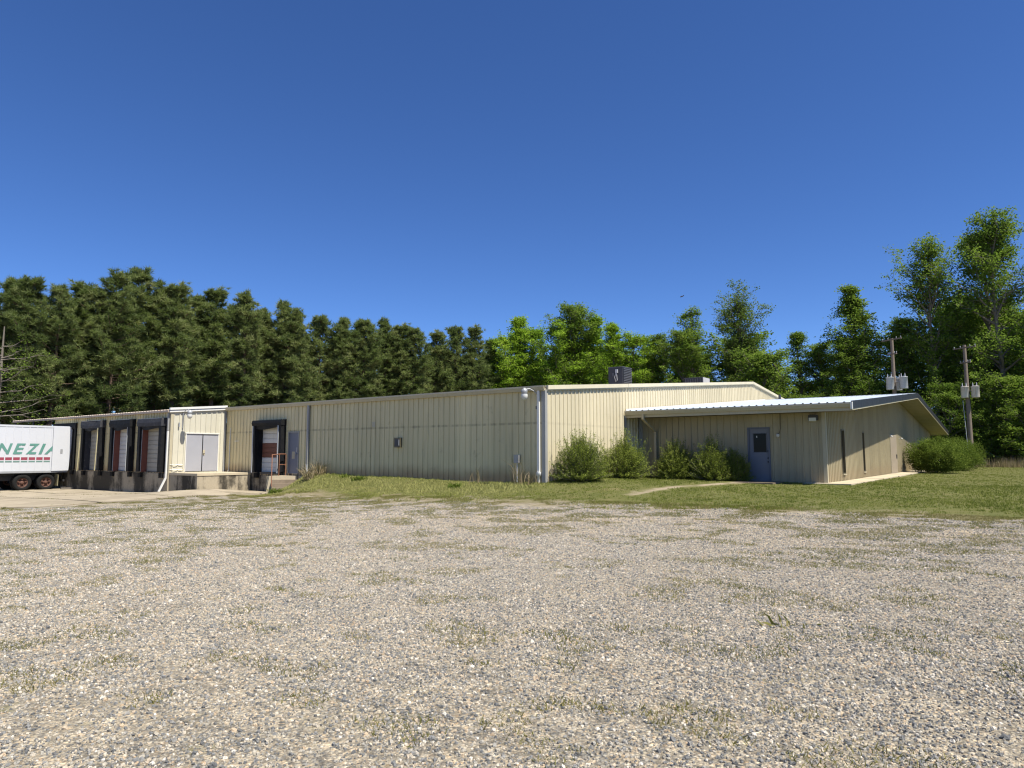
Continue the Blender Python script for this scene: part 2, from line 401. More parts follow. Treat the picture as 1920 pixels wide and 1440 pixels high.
def axis_pts(lo, hi, step, far, n):
    core = np.arange(lo, hi + step / 2, step)
    g = np.geomspace(1, far, n)
    return np.concatenate([(lo - g)[::-1], core, hi + g])
gx = axis_pts(-48, 40, .5, 2500, 16); gy = axis_pts(-26, 72, .5, 2500, 16)
GX, GY = np.meshgrid(gx, gy); GZ = ground_z(GX, GY)
nxx, nyy = len(gx), len(gy)
idx = np.arange(nxx * nyy).reshape(nyy, nxx)
F = np.stack([idx[:-1, :-1], idx[:-1, 1:], idx[1:, 1:], idx[1:, :-1]], -1).reshape(-1, 4)
gme = np_mesh('ground', np.stack([GX, GY, GZ], -1).reshape(-1, 3), F, 'ground_gravel_grass', smooth=True)
def vattr(me, name, arr):
    a = me.attributes.new(name, 'FLOAT', 'POINT'); a.data.foreach_set('value', np.asarray(arr, np.float32).ravel())
vattr(gme, 'lawn', np.clip(lawn_mask(GX, GY), -4, 4))
vattr(gme, 'path', np.clip(1.0 - seg_dist(GX, GY, PATH) / .6, 0, 1) * (.72 + .4 * hash_noise(GX, GY, 1.1, 31)))
grey_m = np.exp(-(seg_dist(GX, GY, [(-34, -22), (-24, -17.5), (-12.5, -11.5)]) / 1.3) ** 2) + .8 * np.exp(-((GY + 5.6 + .02 * GX) / .9) ** 2) * (hash_noise(GX, GY, 5, 4) > .42) + .25 * (hash_noise(GX, GY, 6, 8) > .6)
vattr(gme, 'grey', np.clip(grey_m, 0, 1))
tan_m = np.exp(-(seg_dist(GX, GY, [(-30, -19), (-8, -11.5), (2, -8.6), (10, -6.6), (20, -6)]) / .8) ** 2) * .8 + np.exp(-(seg_dist(GX, GY, [(-6, -13.2), (3, -10.4), (11, -8.6)]) / .9) ** 2) * .45
vattr(gme, 'tan', np.clip(tan_m, 0, 1))
tag(link_mesh('ground', gme), kind='structure')

# ------------------------------------------------------------------ siding walls, sheet by sheet
PITCH, SHEET = .305, .915
def wall_sheets(parent, mat, plane, const, out, s0, s1, zb, zt, openings=(), name='siding_panel', h=.036, pitch=PITCH, sheet=SHEET):
    """plane 'Y' (runs along X at Y=const) or 'X'; out = +1/-1 outward along the plane's normal; zt(s) top edge"""
    zt_f = zt if callable(zt) else (lambda s: zt)
    off = origin(parent)
    cuts = {s0, s1}
    s = s0
    while s < s1: cuts.add(min(s, s1)); s += sheet
    for a, b, _, _ in openings: cuts.update([max(s0, min(s1, a)), max(s0, min(s1, b))])
    cuts = sorted(cuts)
    def prof(a, b, lift):
        pts = [a, b]
        k = int((a - s0) / pitch) - 1
        while s0 + (k + .5) * pitch - .05 < b:
            r = s0 + (k + .5) * pitch
            pts += [q for q in (r - .036, r - .024, r + .024, r + .036) if a < q < b]; k += 1
        pts = sorted(pts); res = []
        for q in pts:
            u = abs(((q - s0) / pitch) % 1 - .5) * pitch
            hh = h if u <= .0245 else (h * max(0, (.036 - u) / .012))
            res.append((q, hh + lift))
        return res
    for i, (a, b) in enumerate(zip(cuts[:-1], cuts[1:])):
        if b - a < .02: continue
        mid = (a + b) / 2; spans = []
        z0 = zb
        ops = sorted([(o[2], o[3]) for o in openings if o[0] - 1e-6 <= mid <= o[1] + 1e-6])
        for oz0, oz1 in ops:
            if oz0 - z0 > .03: spans.append((z0, oz0))
            z0 = oz1
        spans.append((z0, None))
        for (za, zc) in spans:
            pr = prof(a, b, .0018 * (i % 2)); vs = []; fs = []
            top = [zc if zc is not None else zt_f(q) for q, _ in pr]
            if max(top) - za < .03: continue
            for (q, hh), tz in zip(pr, top):
                c = const + out * hh
                for z in (za, max(tz, za + .01)):
                    vs.append((q, c, z) if plane == 'Y' else (c, q, z))
            n = len(pr)
            for k in range(n - 1): fs.append((2 * k, 2 * k + 2, 2 * k + 3, 2 * k + 1))
            if (plane == 'Y') == (out > 0): fs = [f[::-1] for f in fs]
            MB().add(vs, fs).build(name, mat, parent)

# ================================================================== WAREHOUSE
WH = tag(empty('warehouse_building', (0, 0, 0)), 'long low beige metal warehouse with ribbed walls, white corner downspout and low gable roof', 'building')
WX0, WW = -45.0, 52.4
def main_top(y): return 3.60 + .0895 * (y if y < WW / 2 else WW - y)
D2 = (-18.60, -16.48, .02, 2.65)        # dock door in the long wall
PD = (-16.07, -15.18, .0, 2.16)         # blue personnel door
wall_sheets(WH, 'siding_shade_wall', 'Y', 0, -1, -21.88, 0.0, -.13, 3.56, [D2, PD])
wall_sheets(WH, 'siding_shade_wall', 'Y', 0, -1, -45.0, -36.7, -.13, 3.56)
wall_sheets(WH, 'siding_cream', 'X', 0, +1, 0.0, WW, -.13, lambda y: main_top(y) - .04, [(8.28, 49.3, -.2, 2.62)])
m = MB().box(WX0, -.02, WW - .05, WW, -.2, 3.5); m.build('rear_wall', 'siding_shade_wall', WH)
B('end_wall', 'siding_shade_wall', WH, (WX0, WX0 + .05, 0.02, WW - .06, -.2, 3.5))
B('floor_slab', 'concrete_stained', WH, (WX0 + .1, -.06, .06, WW - .1, -.3, -.01))
# foundation
B('foundation', 'concrete_stained', WH, (-21.86, -15.0, -.03, .3, -1.4, -.001))
B('foundation', 'concrete_walk', WH, (-15.0, .03, -.09, .25, -1.0, -.135))
# roof: two ribbed slopes
def roof_slope(parent, name, mat, x0, x1, y0, y1, z_of, thick=.05, pitch=.61):
    vs = []; fs = []; xs = []
    n = int((x1 - x0) / pitch); q = x0
    for k in range(n + 1):
        r = x0 + k * pitch
        for d, hh in ((-.05, 0), (-.02, .035), (.02, .035), (.05, 0)):
            if x0 <= r + d <= x1: xs.append((r + d, hh))
    xs = [(x0, 0)] + [a for a in xs if x0 < a[0] < x1] + [(x1, 0)]
    for (x, hh) in xs: vs += [(x, y0, z_of(y0) + hh), (x, y1, z_of(y1) + hh)]
    for k in range(len(xs) - 1): fs.append((2 * k, 2 * k + 2, 2 * k + 3, 2 * k + 1))
    return MB().add(vs, fs).build(name, mat, parent)
roof_slope(WH, 'roof_slope', 'roof_old', WX0, -.02, -.06, WW / 2, lambda y: main_top(y) + .03)
roof_slope(WH, 'roof_slope', 'roof_old', WX0, -.02, WW / 2, WW + .06, lambda y: main_top(y) + .03)
# gutter of the long wall, gable trim, corner trims, downspouts
def gutter(parent, x0, x1, y, z0, z1, d, mat, name='gutter'):
    """K-shaped gutter along X in front of a wall at y (towards -Y)"""
    vs = []
    prof = [(y - .005, z0), (y - d * .62, z0), (y - d * .9, z0 + (z1 - z0) * .55), (y - d, z0 + (z1 - z0) * .62), (y - d, z1), (y - d + .012, z1), (y - d + .012, z0 + (z1 - z0) * .66), (y - .02, z0 + .02), (y - .005, z1)]
    n = len(prof)
    for x in (x0, x1): vs += [(x, a, b) for a, b in prof]
    fs = [(k, (k + 1) % n, n + (k + 1) % n, n + k) for k in range(n)] + [tuple(range(n - 1, -1, -1)), tuple(range(n, 2 * n))]
    return MB().add(vs, fs).build(name, mat, parent)
gutter(WH, -21.95, .06, -.035, 3.46, 3.655, .15, 'trim_beige')
def rake(parent, mat, x0, x1, ya, za, yb, zb, h0, h1, name='rake_trim'):
    return MB().hexa([(x0, ya, za + h0), (x1, ya, za + h0), (x1, yb, zb + h0), (x0, yb, zb + h0), (x0, ya, za + h1), (x1, ya, za + h1), (x1, yb, zb + h1), (x0, yb, zb + h1)]).build(name, mat, parent)
mt = main_top
for ya, yb in ((.07, 6.98), (7.0, 26.19), (26.21, 45.4), (45.42, WW)):
    rake(WH, 'trim_cream', .034, .125, ya, mt(ya), yb, mt(yb), -.10, .065)
    rake(WH, 'trim_cream', .034, .085, ya, mt(ya), yb, mt(yb), -.145, -.103, 'rake_lip')
B('corner_trim', 'trim_grey', WH, (-.13, .036, -.045, -.034, -.13, 3.455), (.036, .046, -.045, .12, -.13, 3.50))
B('wall_trim', 'trim_grey', WH, (.036, .05, 6.72, 6.86, -.1, 2.66))
def downspout(parent, pts, w, d, mat, name='downspout', along='Y'):
    m = MB()
    for a, b in zip(pts[:-1], pts[1:]):
        a = Vector(a); b = Vector(b); dv = (b - a); L = dv.length / 2 + .012; u = dv.normalized()
        s = Vector((1, 0, 0)) if abs(u.x) < .9 else Vector((0, 0, 1))
        v = u.cross(s).normalized(); s = v.cross(u).normalized()
        m.obox((a + b) / 2, s * w / 2, v * d / 2, u * L)
    return m.build(name, mat, parent)
ds = downspout(WH, [(-14.38, -.09, 3.46), (-14.38, -.09, .42)], .12, .09, 'trim_grey')
MB().tube([(-14.38, -.09, .46), (-14.38, -.09, .40), (-14.38, -.09, -.12)], [.09, .06, .055], 12).build('pipe_boot', 'pipe_white', ds)
ds = downspout(WH, [(-.24, -.085, 3.46), (-.24, -.085, .28)], .10, .085, 'trim_white')
MB().tube([(-.24, -.085, .3), (-.24, -.085, .16), (-.24, -.085, .14), (-.24, -.10, -.2)], [.095, .095, .06, .06], 12).build('pipe_boot', 'pipe_white', ds)
# electrical boxes and conduit on the long wall
bx = B('meter_cabinet', 'box_bronze', WH, (-8.10, -7.72, -.16, -.034, 1.29, 1.73)); B('cabinet_door', 'steel_dark', bx, (-8.04, -7.84, -.172, -.162, 1.36, 1.66))
MB().tube([(-7.79, -.168, 1.38), (-7.79, -.168, 1.64)], .018, 6).build('latch', 'steel_grey', bx)
bx = B('junction_box', 'trim_grey', WH, (-1.40, -1.16, -.14, -.034, .64, .96)); MB().tube([(-1.28, -.07, .64), (-1.28, -.07, -.15)], .02, 8).build('conduit', 'pipe_white', bx)
B('wall_patch', 'trim_beige', WH, (-9.72, -9.50, -.045, -.034, 2.25, 2.50)); B('wall_patch', 'siding_shade_wall', WH, (-9.70, -9.55, -.042, -.034, 0.1, 2.2))
MB().tube([(-21.4, -.05, 2.45), (-21.4, -.05, .05), (-21.3, -.2, .04)], .018, 6).build('conduit', 'pipe_white', WH)
B('wall_bracket', 'trim_white', WH, (-20.95, -20.55, -.05, -.033, 1.70, 1.74))
# barn light near the corner
def barn_light(parent, base, arm, z, name='security_light', globe='lamp_lens'):
    """base on wall, lamp at arm"""
    b = Vector(base); a = Vector(arm)
    L = MB().tube([b, b + (a - b) * .25 + Vector((0, 0, .10)), b + (a - b) * .6 + Vector((0, 0, .16)), a + Vector((0, 0, .08))], .022, 8).build(name, 'steel_grey', parent)
    m = MB(); m.lathe(a + Vector((0, 0, -.10)), (0, 0, 1), [(0, .10), (.06, .12), (.10, .125), (.17, .12), (.20, .06), (.24, .05), (.24, .0)], 16); m.build('lamp_housing', 'steel_grey', L)
    m = MB(); m.lathe(a + Vector((0, 0, -.10)), (0, 0, -1), [(0, .125), (.08, .135), (.17, .115), (.23, .06), (.245, .0)], 16); m.build('lamp_globe', globe, L)
    return L
barn_light(WH, (-.30, -.04, 3.30), (-.62, -.5, 3.42), 0)
MB().tube([(-.30, -.05, 3.28), (-.26, -.05, 3.0), (-.3, -.05, 2.85)], .015, 6).build('cable', 'steel_dark', WH); B('cable_box', 'steel_dark', WH, (-.37, -.27, -.09, -.034, 2.74, 2.86))
# personnel door
def door(parent, plane, c, out, a, b, z0, z1, leaf, frame, rec=.05, name='door', fw=.06):
    def bxs(m, s0, s1, d0, d1, za, zb):
        d0, d1 = sorted((c + out * d0, c + out * d1))
        m.box(*((s0, s1, d0, d1) if plane == 'Y' else (d0, d1, s0, s1)), za, zb)
    m = MB(); bxs(m, a + fw, b - fw, -rec - .04, -rec, z0 + .01, z1 - fw); L = m.build(name, leaf, parent)
    m = MB(); bxs(m, a, a + fw, -.1, .04, z0, z1); bxs(m, b - fw, b, -.1, .04, z0, z1); bxs(m, a + fw, b - fw, -.1, .04, z1 - fw, z1); m.build('frame', frame, L)
    return L, bxs
L, bxs = door(WH, 'Y', 0, -1, *PD, 'door_blue', 'trim_grey', .02)
m = MB(); m.tube([(-15.36, -.03, 1.0), (-15.36, .02, 1.0)], .03, 8); m.lathe((-15.36, -.06, 1.0), (0, 1, 0), [(0, 0), (0, .03), (.03, .035), (.04, .02)], 10); m.build('knob', 'steel_grey', L)
B('lock_plate', 'steel_grey', L, (-15.40, -15.32, -.004, .0005, 1.10, 1.34)); B('worn_patch', 'trim_beige', L, (-15.78, -15.55, .0165, .0195, .75, 1.12))
B('sill', 'steel_grey', L, (-16.0, -15.25, -.03, .04, -.002, .018))
# dock door in the long wall with plywood patch
def sections(parent, x0, x1, y, z0, z1, n, mat, name='dock_door', skip=None, skipmat=None):
    D = empty(name, ((x0 + x1) / 2, y, z0), parent=parent)
    hgt = (z1 - z0) / n
    for k in range(n):
        za = z0 + k * hgt
        mm = mat if not (skip and skip[0] <= k <= skip[1]) else skipmat
        m = MB(); m.box(x0, x1, y - .02, y + .03, za + .006, za + hgt - .006); m.box(x0 + .04, x1 - .04, y - .028, y - .019, za + hgt * .22, za + hgt * .78)
        m.build('door_section', mm, D)
    return D
dd = sections(WH, -18.57, -16.51, .16, .03, 2.62, 10, 'roller_white', skip=(3, 5), skipmat='plywood_red')
def shelter(parent, x0, x1, y, zt, zh, w, d, headmat, flap=None, posts=None, zb=.0, sag=.06):
    """dock shelter: head pad, two side pads, bumpers; y = wall plane, towards -Y"""
    S = empty('dock_shelter', ((x0 + x1) / 2, y, zb), parent=parent)
    rng = random.Random(int(x0 * 10))
    for side, (a, b) in enumerate(((x0, x0 + w), (x1 - w, x1))):
        lean = rng.uniform(-.03, .03)
        MB().hexa([(a + lean, y - d, zb + .02), (b + lean, y - d, zb + .02), (b, y - .038, zb + .02), (a, y - .038, zb + .02), (a, y - d, zt - .02), (b, y - d, zt - .02), (b, y - .038, zt - .02), (a, y - .038, zt - .02)]).build('side_pad', 'vinyl_black', S)
        ja, jb = (b + .002, b + .03) if side == 0 else (a - .03, a - .002)
        MB().box(ja, jb, y - .18, y + .14, zb, zt - .25).build('jamb', posts or 'vinyl_black', S)
    MB().box(x0 + w + .03, x1 - w - .03, y + .002, y + .14, zt - .24, zt - .18).build('lintel', 'vinyl_black', S)
    n = 8; vs = []; fs = []
    for k in range(n + 1):
        t = k / n; x = x0 - .03 + (x1 - x0 + .06) * t; sg = sag * 4 * t * (1 - t) * rng.uniform(.8, 1.2); e = rng.uniform(-.02, .02)
        for (dy, z) in ((d + .03, zh - sg * .4 + e), (d + .05 + e, (zh + zt) / 2 - sg), (d + .02, zt - sg * .9), (.036, zt + .02), (.036, zh)):
            vs.append((x, y - dy, z))
    for k in range(n):
        for j in range(5): fs.append((k * 5 + j, k * 5 + (j + 1) % 5, (k + 1) * 5 + (j + 1) % 5, (k + 1) * 5 + j))
    fs += [(4, 3, 2, 1, 0), tuple(n * 5 + j for j in range(5))]
    MB().add(vs, fs, False).build('head_pad', headmat, S)
    vs = []; fs = []
    for k in range(n + 1):     # curtain hanging below the head pad
        t = k / n; x = x0 + w + (x1 - x0 - 2 * w) * t
        vs += [(x, y - d + .04 + .02 * math.sin(9 * t), zh + .02), (x, y - d + .06 + .03 * math.sin(7 * t + 1), zh - .16 - .05 * math.sin(5 * t))]
    for k in range(n): fs.append((2 * k, 2 * k + 1, 2 * k + 3, 2 * k + 2))
    MB().add(vs, fs, True).build('head_curtain', 'vinyl_black', S)
    for a, b in ((x0 + .02, x0 + .30), (x1 - .30, x1 - .02)):
        MB().box(a, b, y - .20, y - .052, zb - .28, zb - .02).build('bumper', 'rubber', S)
    return S
S = shelter(WH, -18.80, -16.28, -.0, 2.80, 2.50, .22, .34, 'vinyl_black', sag=.0)
for x in (-18.79, -16.54): MB().box(x, x + .07, -.37, -.343, .0, 2.5).build('edge_strip', 'galvanised', S)
B('dock_lip', 'steel_dark', WH, (-18.25, -16.65, -.10, -.035, -.06, .015))

# ================================================================== DOCK ANNEX
AY, AX0, AX1 = -3.23, -36.7, -21.88
AN = tag(empty('loading_dock_annex', (AX1, AY, -1.1)), 'projecting beige loading dock annex with three black padded dock doors and grey double doors', 'building')
DOCKS = [(-31.95, -29.40, 'vinyl_dusty'), (-28.15, -25.74, 'vinyl_black'), (-24.85, -22.27, 'vinyl_dusty')]
ops = [(a + .26, b - .26, .02, 2.75) for a, b, _ in DOCKS] + [(-36.28, -33.57, .02, 2.6)]
wall_sheets(AN, 'siding_shade_wall', 'Y', AY, -1, AX0, AX1, -.04, 3.30, ops)
DD = (-2.40, -.46, .03, 2.15)
wall_sheets(AN, 'siding_white', 'X', AX1, +1, AY, -.04, -.01, lambda y: 3.30 + .088 * (y - AY), [DD])
B('corner_trim', 'trim_beige', AN, (AX1 - .15, AX1 + .036, AY - .046, AY - .034, -.05, 3.29), (AX1 + .034, AX1 + .046, AY - .046, AY + .10, -.05, 3.30))
B('corner_trim', 'trim_grey', AN, (AX1 + .034, AX1 + .05, -.16, -.045, 0, 3.5))
B('foundation', 'concrete_stained', AN, (AX0, AX1 + .03, AY - .07, AY + .25, -1.5, -.045))
B('end_wall', 'siding_shade_wall', AN, (AX0 - .04, AX0, AY, -.06, -.1, 3.3))
B('floor_slab', 'concrete_stained', AN, (AX0 + .1, AX1 - .06, AY + .3, -.1, -.3, -.01))
roof_slope(AN, 'roof_slope', 'roof_old', -43.4, AX1 + .06, AY - .22, -.08, lambda y: 3.355 + .085 * (y - AY), pitch=.305)
B('eave_trim', 'roof_edge_rust', AN, (-43.4, AX1 + .06, AY - .235, AY - .20, 3.22, 3.335))
for x in (-43.2, -40.0): MB().tube([(x, AY - .1, -1.4), (x, AY - .1, 3.3)], .06, 8).build('canopy_post', 'steel_dark', AN)
ya, yb = AY - .16, -.07; zr = lambda y: 3.36 + .09 * (y - AY)
rake(AN, 'trim_white', AX1 + .034, AX1 + .15, ya, zr(ya), yb, zr(yb), .0, .12)
rake(AN, 'trim_white', AX1 + .034, AX1 + .11, ya, zr(ya), yb, zr(yb), -.13, -.03, 'rake_lip')
rake(AN, 'trim_grey', AX1 + .034, AX1 + .08, ya, zr(ya), yb, zr(yb), -.03, .0, 'rake_joint')
# double doors
for k, (a, b) in enumerate(((DD[0], -1.435), (-1.425, DD[1]))):
    L = B('door', 'door_grey', AN, (AX1 - .03, AX1 + .012, a + .045, b if k == 0 else b - .045, .06, 2.10))
    if k == 1:
        m = MB(); m.lathe((AX1 + .012, a + .10, 1.02), (1, 0, 0), [(0, .02), (.03, .02), (.03, .035), (.06, .03), (.065, 0)], 10); m.build('knob', 'steel_dark', L)
        B('lock_plate', 'trim_beige', L, (AX1 + .0125, AX1 + .017, a + .05, a + .17, .93, 1.22))
B('door_frame', 'trim_white', AN, (AX1 - .05, AX1 + .042, DD[0], DD[0] + .042, .03, 2.15), (AX1 - .05, AX1 + .042, DD[1] - .042, DD[1], .03, 2.15), (AX1 - .05, AX1 + .06, DD[0] - .03, DD[1] + .03, 2.104, 2.16))
barn_light(AN, (AX1 + .05, -2.55, 3.30), (AX1 + .72, -2.62, 3.22), 0)
m = MB(); m.tube([(AX1 + .05, -2.62, 3.25), (AX1 + .05, -2.62, 2.4)], .02, 6); m.build('conduit', 'steel_grey', AN)
B('cable_box', 'steel_grey', AN, (AX1 + .034, AX1 + .11, -2.86, -2.80, 2.45, 2.68))
for z in (.16, .42): MB().tube([(AX1 + .06, AY + .0, z), (AX1 + .07, AY + .25, z - .02), (AX1 + .06, AY + .45, z + .01), (AX1 + .06, AY + .7, z)], .018, 6).build('conduit', 'pipe_white', AN)
ds = downspout(AN, [(AX1 - .12, AY - .10, 3.24), (AX1 - .12, AY - .10, 2.25)], .09, .08, 'trim_grey')  # grey on this upper length imitates the shadow of the eave
ds = downspout(AN, [(AX1 - .12, AY - .10, 2.25), (AX1 - .12, AY - .10, -.28), (AX1 - .14, AY - .42, -.98)], .09, .08, 'trim_white')
MATN = ['roller_tan', 'roller_white', 'roller_tan']
for k, (a, b, hm) in enumerate(DOCKS):
    zt = (3.0, 2.96, 2.93)[k]
    S = shelter(AN, a, b, AY, zt, zt - .42, .27, .32, hm, posts='vinyl_dusty' if k == 0 else 'rust_post', sag=(.10, .08, .03)[k])
    B('top_edge', 'galvanised', S, (a, b, AY - .335, AY - .30, zt - .012, zt + .006))
    sections(AN, a + .28, b - .28, AY + .16, .03, 2.74, 11, MATN[k])
    if k == 0:
        MB().hexa([(b - .46, AY - .36, .02), (b - .38, AY - .36, .02), (b - .38, AY - .33, .02), (b - .46, AY - .33, .02), (b - .30, AY - .37, 2.55), (b - .20, AY - .37, 2.55), (b - .20, AY - .34, 2.55), (b - .30, AY - .34, 2.55)]).build('torn_edge', 'foam_yellow', S)
        MB().hexa([(a - .30, AY - .36, -.05), (a - .20, AY - .36, -.05), (a - .20, AY - .33, -.05), (a - .30, AY - .33, -.05), (a - .02, AY - .36, 2.6), (a + .02, AY - .36, 2.6), (a + .02, AY - .33, 2.6), (a - .02, AY - .33, 2.6)]).build('torn_edge', 'foam_yellow', S)
    else:
        MB().box(a + .272, a + .29, AY - .21, AY - .185, .02, zt - .44).build('edge_strip', 'galvanised', S)
        if k == 1: MB().box(b - .285, b - .262, AY - .345, AY - .322, .02, zt - .44).build('edge_strip', 'galvanised', S)
sections(AN, -36.25, -33.6, AY + .16, .03, 2.6, 10, 'roller_white')
S4 = shelter(AN, -36.6, -33.25, AY, 2.95, 2.6, .3, .12, 'vinyl_black')

# concrete platform in the corner, and the steps
PLX = -19.1
PF = tag(empty('concrete_platform', ((PLX + AX1) / 2, -1.7, -1.1)), 'stained waist-high concrete platform below the grey double doors', 'platform')
MB().box(AX1 + .04, PLX, AY + .02, -.20, -1.5, -.12).build('platform_base', 'concrete_stained', PF)
MB().box(AX1 + .04, PLX + .03, AY - .01, -.17, -.118, .0).build('platform_slab', 'concrete_walk', PF)
ST = empty('concrete_steps', (-15.5, -.55, -1.0)); tag(ST, 'small flight of concrete steps with rusty handrail leading to the blue door', 'steps')
dv = Vector((.82, -.57, 0)).normalized(); rv = Vector((-dv.y, dv.x, 0)); rv = Vector((.57, .82, 0)).normalized()
A0 = Vector((-15.95, -1.02, 0)); SWD = 1.30
MB().add([A0 + Vector((0, 0, -.12)), A0 + rv * SWD + Vector((0, -.03, -.12)), Vector((-15.0, -.09, -.12)), Vector((-16.45, -.09, -.12)), A0 - rv * .25 + Vector((0, .0, -.12)),
          A0 + Vector((0, 0, -1.3)), A0 + rv * SWD + Vector((0, -.03, -1.3)), Vector((-15.0, -.09, -1.3)), Vector((-16.45, -.09, -1.3)), A0 - rv * .25 + Vector((0, 0, -1.3))],
         [(0, 1, 2, 3, 4), (5, 6, 1, 0), (6, 7, 2, 1), (8, 9, 4, 3), (9, 5, 0, 4)]).build('landing', 'concrete_walk', ST)
for k in range(4):
    zt_ = -.12 - .185 * (k + 1); c = A0 + rv * (SWD / 2) + dv * (.105 + .21 * k)
    MB().obox((c.x, c.y, (zt_ - 1.35) / 2), rv * SWD / 2, dv * .1045, (0, 0, (zt_ + 1.35) / 2)).build('step', 'concrete_steps', ST)
a = A0 - rv * .02; r0 = a + dv * .75 + Vector((0, 0, -.62)); r1 = a + dv * .05 + Vector((0, 0, -.12))
top = [r0, r0 + Vector((0, 0, .35)) - dv * .05, a + dv * .1 + Vector((0, 0, .80)), a - dv * .02 + Vector((0, 0, .95)), Vector((-15.95, -.62, .99)), Vector((-16.05, -.15, .99))]
RL = MB().tube(top, .024, 8).build('handrail', 'rail_rust', ST)
MB().tube([Vector((-15.95, -.62, .99)), Vector((-15.95, -.62, -.12))], .022, 8).build('rail_post', 'rail_rust', RL)
MB().tube([Vector((-16.05, -.15, .99)), Vector((-16.05, -.15, -.12))], .022, 8).build('rail_post', 'rail_rust', RL)
MB().tube([Vector((-15.95, -.62, .45)), Vector((-16.05, -.15, .45))], .018, 8).build('rail_bar', 'rail_rust', RL)
MB().tube([a + dv * .02 + Vector((0, 0, .62)), a + dv * .62 + Vector((0, 0, -.48))], .018, 8).build('rail_bar', 'rail_rust', RL)
bl = A0 + rv * (SWD + .16) + dv * .3
CB = MB().obox((bl.x, bl.y, -.72), rv * .13, dv * .55, (0, 0, .40)).build('cheek_wall', 'concrete_steps', ST)

# ================================================================== OFFICE WING
OX1, OY0, OY1, OFL = 8.4, 8.2, 49.4, -.20
EY0, EY1, RX = 6.8, 50.8, 9.7
OW = tag(empty('office_wing', (OX1, OY0, OFL)), 'tan ribbed metal office wing with white low gable roof and deep dark-edged overhang', 'building')
MIDY = (EY0 + EY1) / 2
def wing_top(y): return 2.965 + .0845 * ((y - EY0) if y < MIDY else (EY1 - y))
OD = (5.23, 6.19, OFL, 2.15)
wall_sheets(OW, 'siding_tan', 'Y', OY0, -1, .04, OX1, OFL, 2.98, [OD])
GD = (25.6, 28.2, OFL, 2.2)
W1, W2 = (11.29, 11.95, .10, 2.10), (16.30, 16.90, .10, 2.11)
wall_sheets(OW, 'siding_tan', 'X', OX1, +1, OY0, OY1, OFL, lambda y: wing_top(y) - .12, [W1, W2, GD])
B('corner_trim', 'trim_beige', OW, (OX1 - .10, OX1 + .036, OY0 - .046, OY0 - .034, OFL, 2.9), (OX1 + .034, OX1 + .046, OY0 - .046, OY0 + .10, OFL, 2.9))
B('corner_trim', 'trim_grey', OW, (.05, .24, OY0 - .05, OY0 - .034, OFL, 2.9))
B('rear_wall', 'siding_tan', OW, (.05, OX1 - .02, OY1 - .05, OY1, OFL, 2.9))
B('floor_slab', 'concrete_steps', OW, (.1, OX1 - .05, OY0 + .05, OY1 - .1, -.5, OFL + .01))
B('ceiling', 'interior_dark', OW, (.1, OX1 - .05, OY0 + .05, OY1 - .1, 2.45, 2.5))
B('partition', 'interior_dark', OW, (OX1 - 2.6, OX1 - 2.5, OY0 + .1, OY1 - .2, OFL + .02, 2.44))
# roof sheets, front and back slope
x = -.0 + .04
def wing_sheet(x0, x1, ya, yb):
    pts = []; k = math.floor(x0 / PITCH) - 1; xs = {x0, x1}
    while k * PITCH < x1 + .1:
        for d in (-.05, -.022, .022, .05):
            if x0 < k * PITCH + d < x1: xs.add(k * PITCH + d)
        k += 1
    vs = []; fs = []
    for q in sorted(xs):
        u = abs(q / PITCH - round(q / PITCH)) * PITCH; hh = .034 if u <= .0225 else max(0, .034 * (.05 - u) / .028)
        vs += [(q, ya, wing_top(ya) + .03 + hh), (q, yb, wing_top(yb) + .03 + hh)]
    n = len(xs)
    for k in range(n - 1): fs.append((2 * k, 2 * k + 2, 2 * k + 3, 2 * k + 1))
    if yb < ya: fs = [f[::-1] for f in fs]
    MB().add(vs, fs).build('roof_panel', 'roof_white', OW)
while x < RX - .01:
    x2 = min(x + SHEET, RX)
    wing_sheet(x, x2, EY0 - .05, MIDY); wing_sheet(x, x2, EY1 + .05, MIDY); x = x2
m = MB(); m.add([(0.04, MIDY - .18, wing_top(MIDY - .18) + .068), (RX, MIDY - .18, wing_top(MIDY - .18) + .068), (RX, MIDY, wing_top(MIDY) + .085), (.04, MIDY, wing_top(MIDY) + .085), (RX, MIDY + .18, wing_top(MIDY + .18) + .068), (.04, MIDY + .18, wing_top(MIDY + .18) + .068)], [(0, 1, 2, 3), (3, 2, 4, 5)]); m.build('ridge_cap', 'roof_white', OW)
# wall flashing where the wing roof meets the warehouse
for ya, yb in ((EY0, MIDY), (MIDY, EY1)):
    rake(OW, 'trim_white', .052, .075, ya, wing_top(ya), yb, wing_top(yb), .04, .13, 'flashing')
# soffits
def slab4(name, mat, p0, p1, p2, p3, th, parent):
    d = Vector((0, 0, th)); P = [Vector(p) for p in (p0, p1, p2, p3)]
    return MB().hexa(P + [q + d for q in P]).build(name, mat, parent)
lo = -.235
slab4('soffit', 'soffit_bounce_cut', (.05, EY0 + .02, wing_top(EY0) + lo - .02), (RX - .02, EY0 + .02, wing_top(EY0) + lo - .02), (RX - .02, OY0 - .05, wing_top(EY0) + lo - .02), (.05, OY0 - .05, wing_top(EY0) + lo - .02), .02, OW)
for ya, yb in ((OY0 - .05, MIDY), (MIDY, EY1)):
    n = 5
    for k in range(n):
        a_, b_ = ya + (yb - ya) * k / n, ya + (yb - ya) * (k + 1) / n - .006
        slab4('soffit', 'soffit_paint', (OX1 + .05, a_, wing_top(a_) + lo), (RX - .02, a_, wing_top(a_) + lo), (RX - .02, b_, wing_top(b_) + lo), (OX1 + .05, b_, wing_top(b_) + lo), .02, OW)
